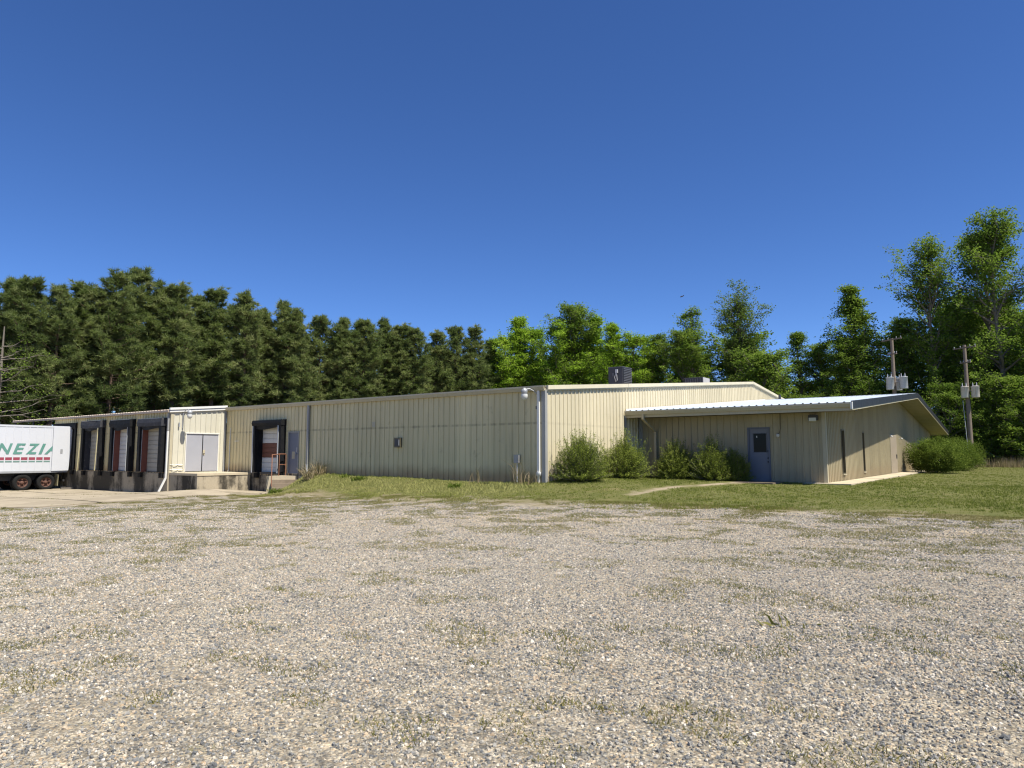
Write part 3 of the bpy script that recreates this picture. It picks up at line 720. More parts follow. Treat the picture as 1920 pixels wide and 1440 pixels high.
# dark rake boards with a pale lower strip
for ya, yb in ((EY0 - .02, MIDY), (MIDY, EY1 + .02)):
    rake(OW, 'trim_dark', RX - .01, RX + .05, ya, wing_top(ya), yb, wing_top(yb), -.22, .085)
    rake(OW, 'trim_beige', RX - .012, RX + .03, ya, wing_top(ya), yb, wing_top(yb), -.285, -.222, 'rake_lip')
B('fascia', 'trim_beige', OW, (.06, RX - .012, EY0 - .01, EY0 + .02, 2.67, 2.93))
gutter(OW, .05, RX - .02, EY0 - .012, 2.80, 2.985, .13, 'trim_beige')
B('gutter_end', 'trim_white', OW, (RX - .018, RX + .052, EY0 - .15, EY0 - .022, 2.72, 3.0))
B('fascia', 'trim_beige', OW, (.06, RX - .012, EY1 - .02, EY1 + .01, 2.67, 2.98))
ds = downspout(OW, [(.95, EY0 - .07, 2.80), (.95, EY0 - .07, 2.60), (.93, OY0 - .13, 2.05), (.93, OY0 - .13, .55)], .11, .085, 'trim_beige')
# front door
L, bxs = door(OW, 'Y', OY0, -1, *OD, 'door_blue', 'frame_blue', .03, fw=.075)
B('window_pane', 'window_glass', L, (5.48, 6.02, OY0 + .022, OY0 + .029, 1.08, 1.88))
B('window_bead', 'frame_blue', L, (5.45, 5.48, OY0 + .015, OY0 + .029, 1.05, 1.91), (6.02, 6.05, OY0 + .015, OY0 + .029, 1.05, 1.91), (5.48, 6.02, OY0 + .015, OY0 + .029, 1.88, 1.91), (5.48, 6.02, OY0 + .015, OY0 + .029, 1.05, 1.08))
for z, r in ((1.12, .028), (.82, .03), (.66, .03)):
    m = MB(); m.lathe((6.08, OY0 + .028, z), (0, -1, 0), [(0, r), (.02, r), (.03, r * .5), (.05, r * .5), (.055, r * .95), (.08, r * .8), (.085, 0)], 10); m.build('lock', 'steel_dark', L)
B('notice', 'trim_white', L, (5.60, 5.64, OY0 + .018, OY0 + .0215, 1.70, 1.78))
# wall pack light, small door light with conduit
L = B('wall_light', 'steel_dark', OW, (7.82, 8.18, OY0 - .22, OY0 - .034, 2.38, 2.60)); MB().hexa([(7.85, OY0 - .235, 2.35), (8.13, OY0 - .235, 2.35), (8.13, OY0 - .16, 2.33), (7.85, OY0 - .16, 2.33), (7.85, OY0 - .235, 2.49), (8.13, OY0 - .235, 2.49), (8.13, OY0 - .221, 2.49), (7.85, OY0 - .221, 2.49)]).build('lamp_lens', 'lamp_lens', L)
L = MB().tube([(6.56, OY0 - .034, 1.84), (6.56, OY0 - .12, 1.86)], .035, 8).build('door_light', 'steel_dark', OW); m = MB(); m.lathe((6.55, OY0 - .13, 1.86), (0, 0, -1), [(0, .03), (.02, .07), (.1, .075), (.16, .04), (.17, 0)], 12); m.build('lamp_globe', 'lamp_lens', L)
MB().tube([(6.60, OY0 - .06, 1.88), (6.66, OY0 - .06, 2.1), (6.66, OY0 - .06, 2.7)], .014, 6).build('conduit', 'box_bronze', OW)
# narrow windows in the gable
for (a_, b_, z0, z1) in (W1, W2):
    Wn = B('window', 'box_bronze', OW, (OX1 - .10, OX1 + .04, a_, a_ + .05, z0, z1), (OX1 - .10, OX1 + .04, b_ - .05, b_, z0, z1), (OX1 - .10, OX1 + .04, a_ + .05, b_ - .05, z1 - .05, z1), (OX1 - .10, OX1 + .04, a_ + .05, b_ - .05, z0, z0 + .05))
    B('pane', 'window_glass', Wn, (OX1 - .05, OX1 - .042, a_ + .05, b_ - .05, z0 + .05, z1 - .05))
    B('pane_reflection', 'pane_reflection', Wn, (OX1 - .09, OX1 - .08, a_ + .05, b_ - .05, z0 + .05, z0 + .9))  # pale sheet standing in for the whitish reflection low in the glass
    B('sill', 'trim_beige', Wn, (OX1 + .0, OX1 + .07, a_ - .02, b_ + .02, z0 - .04, z0 - .001))
# side door, left ajar
Dr = B('doorway', 'trim_beige', OW, (OX1 - .12, OX1 + .05, GD[0], GD[0] + .06, OFL, GD[3]), (OX1 - .12, OX1 + .05, GD[1] - .06, GD[1], OFL, GD[3]), (OX1 - .12, OX1 + .05, GD[0] + .06, GD[1] - .06, GD[3] - .06, GD[3]))
th = R(11); hx, hy = OX1 + .03, GD[0] + .08; ux, uy = math.sin(th), math.cos(th)
MB().obox((hx + ux * .5, hy + uy * .5, 1.0), (ux * .5, uy * .5, 0), (uy * .022, -ux * .022, 0), (0, 0, 1.15)).build('door_leaf', 'door_tan', Dr)
MB().obox((hx + ux * .9 + uy * .03, hy + uy * .9 - ux * .03, .85), (ux * .05, uy * .05, 0), (uy * .02, -ux * .02, 0), (0, 0, .12)).build('door_handle', 'steel_dark', Dr)
L = MB().tube([(OX1 + .034, 29.6, 1.98), (OX1 + .14, 29.6, 2.02)], .03, 8).build('security_light', 'steel_grey', OW); m = MB(); m.lathe((OX1 + .16, 29.6, 2.05), (.5, 0, -1), [(0, .02), (.02, .055), (.08, .06), (.10, .04), (.11, 0)], 12); m.build('lamp_globe', 'lamp_lens', L)
L = MB().tube([(OX1 + .034, 25.2, 2.05), (OX1 + .14, 25.2, 2.08)], .03, 8).build('security_light', 'steel_grey', OW); m = MB(); m.lathe((OX1 + .16, 25.2, 2.1), (.5, 0, -1), [(0, .02), (.02, .055), (.08, .06), (.10, .04), (.11, 0)], 12); m.build('lamp_globe', 'lamp_lens', L)
MB().tube([(1.0, 29.35, wing_top(29.35) - .05), (1.0, 29.35, 5.28)], .09, 10).build('vent_pipe', 'steel_dark', OW)

# sidewalk along the gable and stoop at the front door
SW = tag(empty('sidewalk', (9, 20, -.3)), kind='structure')
yy = 7.55; k = 0
while yy < 31:
    L_ = 2.6; z_ = -.185 - .003 * (k % 3)
    MB().box(8.46 if k else 7.6, 9.42 + (.05 if k % 2 else 0), yy, yy + L_ - .02, -.6, z_).build('slab', 'concrete_walk', SW); yy += L_; k += 1
MB().box(8.46, 9.9, yy, yy + 1.6, -.6, -.19).build('slab', 'concrete_walk', SW)
SP = tag(empty('door_stoop', (5.7, 7.3, -.3)), kind='structure')
for x0, x1 in ((4.9, 5.78), (5.8, 6.75)): MB().box(x0, x1, 6.35, 8.13, -.6, -.165).build('slab', 'concrete_steps', SP)

# concrete apron in front of the docks, slab by slab, following the ground
AP = tag(empty('concrete_apron', (-28, -8, -1.15)), kind='structure')
rng = random.Random(4)
xe = [-46, -41.4, -36.9, -32.3, -27.8, -23.4, -19.2, -15.4]; ye = [-16.5, -12.6, -9.4, -6.3, -3.31]
def slab_piece(x0, x1, y0, y1, edge=None):
    n = 4; vs = []; fs = []; dz = rng.uniform(-.008, .008)
    for j in range(n + 1):
        for i in range(n + 1):
            x_ = x0 + (x1 - x0) * i / n; y_ = y0 + (y1 - y0) * j / n
            if edge and i == n: x_ += edge * (rng.random() - .5)
            vs.append((x_, y_, gz(x_, y_) + .045 + dz))
    q = lambda i, j: j * (n + 1) + i
    for j in range(n):
        for i in range(n): fs.append((q(i, j), q(i + 1, j), q(i + 1, j + 1), q(i, j + 1)))
    m = len(vs); ring = [q(i, 0) for i in range(n + 1)] + [q(n, j) for j in range(1, n + 1)] + [q(i, n) for i in range(n - 1, -1, -1)] + [q(0, j) for j in range(n - 1, 0, -1)]
    for r in ring: vs.append((vs[r][0], vs[r][1], vs[r][2] - .2))
    for k in range(len(ring)): fs.append((ring[k], m + k, m + (k + 1) % len(ring), ring[(k + 1) % len(ring)]))
    MB().add(vs, fs).build('slab', 'concrete_apron', AP)
for i in range(len(xe) - 1):
    for j in range(len(ye) - 1):
        g_ = .04
        slab_piece(xe[i] + g_, xe[i + 1] - g_, ye[j] + g_, ye[j + 1] - g_, .8 if i == len(xe) - 2 else None)
slab_piece(-19.05, -16.7, -3.28, -.12)

# ================================================================== TRAILER
TX, TR = -33.9, -3.42
TRL = tag(empty('box_trailer', (TX - 1.3, -10.2, -1.22)), 'white box trailer with green lettering and rusty wheels backed up to the docks', 'trailer')
TZ0, TZ1, TF = -.13, 2.74, -17.1
B('trailer_box', 'trailer_white', TRL, (TX - 2.55, TX - .03, TF, TR - .03, TZ0 + .05, TZ1 - .03))
B('top_rail', 'trailer_white', TRL, (TX - .06, TX + .022, TF, TR, TZ1 - .11, TZ1))
B('bottom_rail', 'steel_grey', TRL, (TX - .06, TX + .024, TF, TR, TZ0 - .02, TZ0 + .10))
B('rear_frame', 'trailer_white', TRL, (TX - .10, TX + .012, TR - .12, TR, TZ0 + .1, TZ1 - .11))
yq = -4.02 - .405 * 0; ribs = []; q = -4.42
while q > TF + .1: ribs.append(q); q -= .405
pan = None
for r in ribs:
    if pan is None: pan = B('side_panel', 'trailer_white', TRL, (TX - .03, TX, r - .405 + .002, r - .002, TZ0 + .1, TZ1 - .11)); base = r
    else:
        c = pan.copy(); COL.objects.link(c); c.parent = TRL; c.location = (pan.location.x, pan.location.y + r - base, pan.location.z)
B('side_panel', 'trailer_white', TRL, (TX - .03, TX, -4.418, TR - .12, TZ0 + .1, TZ1 - .11))
rb = None
for r in ribs:
    if rb is None: rb = B('side_post', 'trailer_white', TRL, (TX, TX + .014, r - .028, r + .028, TZ0 + .10, TZ1 - .112)); base = r
    else:
        c = rb.copy(); COL.objects.link(c); c.parent = TRL; c.location = (rb.location.x, rb.location.y + r - base, rb.location.z)
for r in ribs[:16]:
    B('stripe', 'print_red', TRL, (TX + .001, TX + .003, r - .375, r - .03, .63, .80)); B('stripe', 'print_teal', TRL, (TX + .001, TX + .003, r - .375, r - .03, .49, .585))
# lettering
def letter(ch, y0, y1, z0, z1):
    cu = bpy.data.curves.new('letter', 'FONT'); cu.body = ch; cu.size = 1; cu.shear = .28; cu.offset = .028; cu.resolution_u = 3
    ob = bpy.data.objects.new('letter', cu); COL.objects.link(ob)
    bpy.context.view_layer.update()
    me = bpy.data.meshes.new_from_object(ob.evaluated_get(bpy.context.evaluated_depsgraph_get()))
    bpy.data.objects.remove(ob); bpy.data.curves.remove(cu)
    co = np.empty(len(me.vertices) * 3); me.vertices.foreach_get('co', co); co = co.reshape(-1, 3)
    mn, mx = co.min(0), co.max(0); o = origin(TRL)
    Y = y0 + (co[:, 0] - mn[0]) / (mx[0] - mn[0]) * (y1 - y0); Z = z0 + (co[:, 1] - mn[1]) / (mx[1] - mn[1]) * (z1 - z0)
    new = np.stack([np.full(len(Y), TX + .0165) - o.x, Y - o.y, Z - o.z], 1)
    me.vertices.foreach_set('co', new.ravel()); me.materials.clear(); me.materials.append(MATS['print_green']); me.update(); me.name = 'letter'
    link_mesh('letter', me, TRL)
for ch, a_, b_ in (('N', -7.28, -6.48), ('E', -6.46, -5.80), ('Z', -5.78, -5.06), ('I', -5.10, -4.72), ('A', -4.78, -4.02)): letter(ch, a_, b_, .985, 1.63)
L = MB().hexa([(TX + .03, -4.36, TZ0 + .08), (TX + .075, -4.36, TZ0 + .08), (TX + .10, TR + .0, TZ0 + .10), (TX + .055, TR + .0, TZ0 + .10), (TX + .03, -4.36, TZ1 - .04), (TX + .075, -4.36, TZ1 - .04), (TX + .10, TR + .16, TZ1 - .04), (TX + .055, TR + .16, TZ1 - .04)]).build('rear_door', 'trailer_white', TRL)
B('door_decal', 'steel_grey', L, (TX + .0895, TX + .0965, -3.93, -3.80, 1.02, 1.30))
for z in (.2, 1.3, 2.4): MB().tube([(TX + .05, TR - .02, z - .1), (TX + .05, TR - .02, z + .1)], .03, 8).build('hinge', 'steel_grey', L)
for x in (TX - .75, TX - 1.85): B('chassis_beam', 'trailer_dark', TRL, (x - .06, x + .06, TF + .5, TR - .05, -.42, TZ0 + .04))
B('bogie_frame', 'trailer_dark', TRL, (TX - 2.0, TX - .62, -7.0, -4.0, -.62, -.40))
B('underride_guard', 'trailer_dark', TRL, (TX - 2.4, TX - .15, TR - .18, TR - .08, -.72, -.60), (TX - .8, TX - .7, TR - .16, TR - .1, -.60, -.35), (TX - 1.9, TX - 1.8, TR - .16, TR - .1, -.60, -.35))
def wheel(x, y, out):
    W_ = empty('wheel', Vector((x, y, -.73)) - origin(TRL), parent=TRL)
    d = (out, 0, 0); c = (x, y, -.73)
    MB().lathe(c, d, [(-.22, .30), (-.24, .44), (-.20, .49), (-.05, .50), (.0, .49), (.03, .43), (.02, .29), (-.02, .27)], 32).build('tyre', 'rubber', W_)
    MB().lathe(c, d, [(.0, .30), (.015, .285), (-.01, .265), (-.12, .24), (-.14, .16), (-.10, .145), (-.10, .10), (-.02, .095), (.0, .05), (.0, 0)], 28).build('rim', 'rim_rust', W_)
    m = MB()
    for k in range(5):
        a_ = 2 * math.pi * k / 5 + .3; m.obox((x + out * -.06, y + .20 * math.cos(a_), -.73 + .20 * math.sin(a_)), (.03, 0, 0), (0, .05 * math.cos(a_), .05 * math.sin(a_)), (0, -.035 * math.sin(a_), .035 * math.cos(a_)))
    m.build('spoke', 'rim_rust', W_)
for y in (-4.56, -5.83):
    wheel(TX - .06, y, 1); wheel(TX - .40, y, 1); wheel(TX - 2.50, y, -1)
    MB().tube([(TX - 2.3, y, -.73), (TX - .3, y, -.73)], .07, 8).build('axle', 'trailer_dark', TRL)
B('mud_flap', 'foam_yellow', TRL, (TX - .62, TX - .08, -3.90, -3.885, -.98, -.25))
for x in (TX - .5, TX - 2.05): B('landing_leg', 'trailer_dark', TRL, (x - .06, x + .06, -14.2, -14.08, -1.2, TZ0 + .02), (x - .12, x + .12, -14.26, -14.02, -1.225, -1.19))
CH = tag(empty('broken_board', (TX + .9, -3.75, gz(TX + .9, -3.75) + .05)), 'short weathered board lying on the concrete behind the trailer wheels', 'board')
MB().obox((TX + .9, -3.75, gz(TX + .9, -3.75) + .10), (.07, .30, .0), (-.07, .02, 0), (0, 0, .045)).build('plank', 'twig_grey', CH); MB().obox((TX + .6, -3.82, gz(TX + .6, -3.82) + .12), (.10, .05, 0), (-.05, .10, 0), (0, 0, .08)).build('block', 'trailer_dark', CH)

# ================================================================== ROOF UNITS
def rz(y): return main_top(y) + .03
AC = tag(empty('rooftop_condenser', (-1.45, 9.2, rz(9.2))), 'dark air conditioning condenser standing on the warehouse roof edge', 'air conditioner')
x0, x1, y0, y1, z0, z1 = -1.88, -1.08, 8.75, 9.75, rz(9.2) + .06, rz(9.2) + .90
B('cabinet', 'steel_dark', AC, (x0, x1, y0, y1, z0, z1)); B('curb', 'galvanised', AC, (x0 + .05, x1 - .05, y0 + .05, y1 - .05, z0 - .12, z0 - .001)); B('top_cap', 'ac_grey', AC, (x0 - .02, x1 + .02, y0 - .02, y1 + .02, z1 + .001, z1 + .04))
for k in range(9): B('louvre', 'ac_grey', AC, (x1 + .002, x1 + .05, y0 + .05, y1 - .05, z0 + .06 + k * .085, z0 + .10 + k * .085))
B('control_box', 'galvanised', AC, (x0 + .42, x0 + .55, y0 - .07, y0 - .002, z1 - .28, z1 - .10)); m = MB(); m.tube([(x0 + .45, y0 - .04, z1 - .28), (x0 + .38, y0 - .06, z1 - .5), (x0 + .45, y0 - .06, z0 + .1), (x0 + .52, y0 - .05, z0 + .2), (x0 + .48, y0 - .04, z1 - .3)], .02, 6); m.build('refrigerant_hose', 'galvanised', AC); B('disconnect_box', 'ac_grey', AC, (x0 + .25, x0 + .36, y0 - .06, y0 - .002, z1 - .45, z1 - .27))
AC2 = tag(empty('rooftop_condenser', (-1.6, 20.3, rz(20.3))), 'flat grey condenser unit farther back on the warehouse roof', 'air conditioner')
x0, x1, y0, y1, z0, z1 = -2.30, -1.10, 19.8, 20.9, rz(20) + .02, rz(20) + .40
B('cabinet', 'steel_dark', AC2, (x0, x1, y0, y1, z0, z1)); B('side_cover', 'galvanised', AC2, (x1 + .002, x1 + .04, y0, y1, z0, z1 + .01)); B('top_cap', 'ac_grey', AC2, (x0 - .02, x1, y0 - .02, y1 + .02, z1 + .001, z1 + .03))
for k in range(7): B('louvre', 'ac_grey', AC2, (x0 + .05 + k * .16, x0 + .09 + k * .16, y0 - .03, y0 - .002, z0 + .04, z1 - .04))

# ================================================================== UTILITY POLES
def pole(name, base, top, cans, canmat, arm_z, label):
    b = Vector(base); t = Vector(top)
    P = tag(empty(name, b), label, 'utility pole', 'utility poles behind the office wing')
    at = lambda z: b + (t - b) * ((z - b.z) / (t.z - b.z))
    MB().tube([b - Vector((0, 0, .3)), b, (b + t) / 2, t], [.24, .23, .20, .15], 12).build('pole_shaft', 'wood_pole', P)
    for z, L_ in ((arm_z, 1.2), (arm_z - 1.5, .55)):
        c = at(z); MB().obox(c + Vector((0, -.2, 0)), (L_ * .82, -L_ * .57, 0), (.035, .05, 0), (0, 0, .055)).build('crossarm', 'wood_pole', P)
        for s in (-.9, -.35, .5, .95):
            q = c + Vector((L_ * .82 * s, -.2 - L_ * .57 * s, .05)); m = MB(); m.lathe(q, (0, 0, 1), [(0, .02), (.05, .045), (.09, .03), (.13, .05), (.18, .02), (.19, 0)], 8); m.build('insulator', 'steel_grey', P)
    for (dx, dy, z0, z1, r) in cans:
        c = at(z0) + Vector((dx, dy, 0)); c.z = z0
        m = MB(); m.lathe(c, (0, 0, 1), [(0, 0), (0, r * .94), (.05, r), (z1 - z0 - .08, r), (z1 - z0 - .06, r * 1.06), (z1 - z0 - .02, r * 1.05), (z1 - z0, r * .8), (z1 - z0 + .03, 0)], 20); T = m.build('transformer', canmat, P)
        for s in (-.5, .4): MB().tube([c + Vector((r * s, -.1, z1 - z0)), c + Vector((r * s, -.1, z1 - z0 + .22)), c + Vector((r * s, -.1, z1 - z0 + .36))], [.05, .04, .012], 8).build('bushing', 'galvanised', T)
        MB().tube([c + Vector((0, 0, (z1 - z0) * .6)), at(z0 + (z1 - z0) * .6)], .05, 6).build('bracket', 'steel_grey', T)
    return P, at
P1, at1 = pole('utility_pole', (4.75, 58.0, -.35), (4.75, 58.0, 12.9), [(-.30, -.45, 7.55, 8.85, .37), (.92, -.35, 7.6, 8.85, .37), (.3, .5, 7.5, 8.8, .37)], 'galvanised', 12.75, 'wooden utility pole with clean grey transformer cans rising behind the office roof ridge')
P2, at2 = pole('utility_pole', (10.92, 60.0, -.3), (10.90, 60.0, 11.9), [(-.18, -.45, 6.55, 7.7, .35), (.68, -.35, 6.55, 7.7, .35)], 'can_stained', 11.6, 'leaning wooden utility pole with rust-stained transformer cans right of the office roof')
bx = B('meter_box', 'pipe_white', P2, (10.55, 10.82, 59.6, 59.76, .95, 1.65)); MB().tube([(10.66, 59.72, 1.6), (10.5, 59.75, 6.3)], .03, 6).build('conduit', 'galvanised', bx)

# ================================================================== PLANTS
def rand_unit(rng, n):
    v = rng.normal(size=(n, 3)); return v / np.linalg.norm(v, axis=1, keepdims=True)
def leaves_quads(C, D, L, Wd, rng, upb=.9):
    """rhombic leaves: centre C, direction D, length L, width Wd (arrays)"""
    n = len(C); D = norm(D * np.array([1, 1, .55])); r = rand_unit(rng, n) + np.array([.25, -.1, upb]); S = np.cross(r, D); S /= np.linalg.norm(S, axis=1, keepdims=True) + 1e-9
    L = np.broadcast_to(L, n)[:, None]; Wd = np.broadcast_to(Wd, n)[:, None]
    V = np.stack([C - D * L * .5, C + S * Wd * .5, C + D * L * .5, C - S * Wd * .5], 1).reshape(-1, 3)
    return V, np.arange(4 * n).reshape(-1, 4)
def tris(C, D, L, Wd, rng):
    n = len(C); r = rand_unit(rng, n) + np.array([.3, -.15, .5]); S = np.cross(r, D); S /= np.linalg.norm(S, axis=1, keepdims=True) + 1e-9
    L = np.broadcast_to(L, n)[:, None]; Wd = np.broadcast_to(Wd, n)[:, None]
    V = np.stack([C - S * Wd * .5, C + S * Wd * .5, C + D * L], 1).reshape(-1, 3)
    return V, np.arange(3 * n).reshape(-1, 3)
def norm(a): return a / (np.linalg.norm(a, axis=-1, keepdims=True) + 1e-9)

def pine_meshes(seed, H, crown0=.22, rad=2.7, nb=150, sparse=1.0):
    rng = np.random.default_rng(seed); m = MB()
    n = 9; tz = np.linspace(0, 1, n); sx = np.cumsum(rng.normal(0, .10, n)) * .6; sy = np.cumsum(rng.normal(0, .10, n)) * .6; sx -= sx[0]; sy -= sy[0]
    tr = [(sx[i], sy[i], tz[i] * H * .985) for i in range(n)]
    m.tube(tr, [.23 * (1 - .87 * t) + .02 for t in tz], 8)
    def tp(t): return np.array([np.interp(t, tz, sx), np.interp(t, tz, sy), t * H * .985])
    C = []; D = []; VV = []
    ts = crown0 + (1 - crown0) * rng.random(nb) ** .85
    az = 0
    for t in sorted(ts):
        az += 2.4 + rng.normal(0, .5); u = (t - crown0) / (1 - crown0)
        prof = (.60 + 1.15 * u) if u < .35 else (1.0 - .80 * ((u - .35) / .65) ** 2.1)
        L = rad * max(.12, prof) * rng.uniform(.42, 1.2) * (1 + .22 * math.sin(az + seed) + .18 * math.sin(7 * u + seed * 2))
        el = R(-2 + 50 * u ** 1.3) + rng.normal(0, .14)
        d = np.array([math.cos(az) * math.cos(el), math.sin(az) * math.cos(el), math.sin(el)])
        p0 = tp(t); droop = -.10 * L * (1 - u)
        pts = [p0 + d * L * s + np.array([0, 0, droop * math.sin(math.pi * s) + .22 * L * s * s * .5]) for s in (0, .35, .7, 1.0)]
        m.tube(pts, [.055 * (1 - u * .5), .04 * (1 - u * .4), .025, .01], 4, caps=False)
        if u < .10 and rng.random() < .55: continue
        k = max(5, int((9 + 10 * L / rad) * sparse)); s = rng.random(k) ** .6 * .85 + .2
        P = np.array([np.array([np.interp(q, (0, .35, .7, 1.0), [a[i] for a in pts]) for i in range(3)]) for q in np.clip(s, 0, 1)])
        P += rng.normal(0, .14 + .08 * L / rad, (k, 3)) * np.array([1, 1, .7])
        bv = np.clip(rng.normal(.45, .27), 0, 1)
        for q in P:
            nn = 14; C.append(np.repeat(q[None], nn, 0) + rng.normal(0, .05, (nn, 3)))
            dd = norm(rand_unit(rng, nn) + norm(q - p0 + 1e-6) * .55 + np.array([0, 0, .45])); D.append(dd); VV.append(np.clip(np.full(nn, bv) + rng.normal(0, .12) + rng.normal(0, .05, nn), 0, 1))
    C = np.concatenate(C); D = np.concatenate(D); VV = np.concatenate(VV)
    V, F = tris(C, D, rng.uniform(.28, .50, len(C)), rng.uniform(.045, .075, len(C)), rng)
    tm = bpy.data.meshes.new('trunk'); tm.from_pydata(m.v, [], m.f); tm.polygons.foreach_set('use_smooth', m.sm); tm.materials.append(MATS['bark_pine']); tm.update()
    return tm, np_mesh('crown', V, F, 'needles', VV)

def broad_meshes(seed, H, base=.28, rad=3.6, nl=20, sub=6, per=55, leaf=.20, mat='leaves_mid', top=1.0, shape='oval', fork=False, bark='bark_grey', clump=.75):
    rng = np.random.default_rng(seed); m = MB()
    n = 8; tz = np.linspace(0, 1, n); sx = np.cumsum(rng.normal(0, .16, n)); sy = np.cumsum(rng.normal(0, .16, n)); sx -= sx[0]; sy -= sy[0]
    m.tube([(sx[i], sy[i], tz[i] * H * .93) for i in range(n)], [.012 * H * (1 - .9 * t) + .02 for t in tz], 8)
    def tp(t): return np.array([np.interp(t, tz, sx), np.interp(t, tz, sy), t * H * .93])
    C = []; D = []; VV = []; az = rng.random() * 6
    for t in np.sort(base + (.99 - base) * rng.random(nl) ** .9):
        az += 2.4 + rng.normal(0, .6); u = (t - base) / (1 - base)
        if shape == 'oval': pr = math.sqrt(max(.06, 1 - (2 * u - .85) ** 2 / 1.4))
        elif shape == 'cone': pr = max(.14, 1.05 * (1 - u) ** .8)
        else: pr = max(.2, .45 + .75 * u - max(0, u - .75) * 2.0)
        L = rad * pr * rng.uniform(.6, 1.15); el = R(18 + 42 * u) + rng.normal(0, .18)
        if shape == 'vase': el += .28
        d = np.array([math.cos(az) * math.cos(el), math.sin(az) * math.cos(el), math.sin(el)]); p0 = tp(t)
        pts = [p0 + d * L * s + np.array([0, 0, .10 * L * s * s]) + rng.normal(0, .05 * L, 3) * s for s in (0, .33, .66, 1)]
        m.tube(pts, [.0065 * H * (1 - .6 * u), .0045 * H * (1 - .6 * u), .03, .012], 5, caps=False)
        for j in range(sub * 2):
            s = rng.uniform(.22, 1.05); q0 = np.array([np.interp(min(s, 1), (0, .33, .66, 1), [a[i] for a in pts]) for i in range(3)])
            dq = norm(rand_unit(rng, 1)[0] * np.array([1, 1, .7]) + d * .5 + np.array([0, 0, .25])); q = q0 + dq * rng.uniform(.5, 1.25) * (.55 + .26 * L) * (clump + .25)
            m.tube([q0, (q0 + q) / 2 + rng.normal(0, .06, 3), q], [.022, .016, .006], 3, caps=False)
            k = int(per * .5 * rng.uniform(.5, 1.35)); tt = rng.random(k)[:, None] ** .7 * .95 + .12
            P = q0 + (q - q0) * tt + rng.normal(0, 1, (k, 3)) * np.array([1, 1, .6]) * (.13 + .16 * clump)
            bv = np.clip(rng.normal(.45, .2), 0, 1)
            C.append(P); D.append(norm(rand_unit(rng, k) + dq * .6 + np.array([0, 0, -.15]))); VV.append(np.clip(bv + rng.normal(0, .14, k), 0, 1))
    C = np.concatenate(C); D = np.concatenate(D); VV = np.concatenate(VV)
    V, F = leaves_quads(C, D, rng.uniform(.8, 1.35, len(C)) * leaf, rng.uniform(.6, .95, len(C)) * leaf, rng)
    tm = bpy.data.meshes.new('trunk'); tm.from_pydata(m.v, [], m.f); tm.polygons.foreach_set('use_smooth', m.sm); tm.materials.append(MATS[bark]); tm.update()
    return tm, np_mesh('crown', V, F, mat, VV)

def place_tree(name, meshes, H0, x, y, h, label, cat, group, rot, wid=1.0):
    z = gz(x, y) - .1; s = h / H0
    s *= .92 if meshes in (BV_VASE) else 1.0
    o = empty(name, (x, y, z), rot); o.scale = (s * wid, s * wid, s); tag(o, label, cat, group)
    link_mesh('trunk', meshes[0], o); link_mesh('crown', meshes[1], o)
    return o
BV_VASE = []
ORD = ['first', 'second', 'third', 'fourth', 'fifth', 'sixth', 'seventh', 'eighth', 'ninth', 'tenth', 'eleventh', 'twelfth', 'thirteenth', 'fourteenth', 'fifteenth', 'sixteenth', 'seventeenth', 'eighteenth', 'nineteenth', 'twentieth', 'twenty-first', 'twenty-second', 'twenty-third', 'twenty-fourth', 'twenty-fifth']
rng = np.random.default_rng(11)
PV = [pine_meshes(20 + k, 19, crown0=(.24, .30, .20, .36, .26, .34)[k], rad=(2.7, 2.3, 2.8, 2.1, 2.5, 2.2)[k], sparse=(1.15, 1., 1.15, .85, 1.05, .95)[k]) for k in range(6)]
PINES = [[-53.5, -.7, 16.9], [-52, .1, 16.9], [-50.5, 1.5, 16.2], [-53.5, 4.3, 17.8], [-52, 5.4, 17.3], [-50.5, 6.4, 18.4], [-53.5, 9.7, 19.7], [-52, 10.9, 18.8], [-50.5, 12, 18.7], [-53.5, 15.7, 18.5], [-52, 16.9, 19.3], [-50.5, 19.2, 18.8], [-53.5, 23.5, 18.4], [-52, 24.8, 18.7], [-50.5, 25.6, 18.1], [-53.5, 31.6, 18.4], [-52, 33.8, 18.3], [-50.5, 35.5, 18.2], [-53.5, 41.8, 19.6], [-52, 43.9, 19.3], [-50.5, 44.4, 18.4], [-53.5, 52.3, 19.7], [-52, 55.1, 20.3], [-50.5, 57.5, 20.9], [-53.5, 65.1, 20]]
for i, (x, y, h) in enumerate(PINES):
    extra = {0: ' at the left photo edge', 6: ', the tallest of the group', 18: ', with a bare reddish trunk'}.get(i, '')
    place_tree('pine_tree', PV[3 if i == 18 else int(rng.integers(0, 6))], 19, x, y, h, f'dark pine, {ORD[i]} from the left in the front row' + (extra or ' behind the docks'), 'pine tree', 'front row of pines', rng.random() * 6.28, rng.uniform(1.1, 1.36))
k = 0
for row, xr in enumerate((-55.8, -60.0, -65.5)):
    y = -12.0 + row
    while y < 84:
        place_tree('pine_tree', PV[int(rng.integers(0, 6))], 19, xr + rng.uniform(-1.6, 1.6), y, rng.uniform(14.5, 17.6) + (y > 20) * 1.0, 'shaded pine standing in the back rows of the pine wood', 'pine tree', 'pines in the back rows', rng.random() * 6.28, rng.uniform(1., 1.2))
        y += rng.uniform(3.6, 5.6)
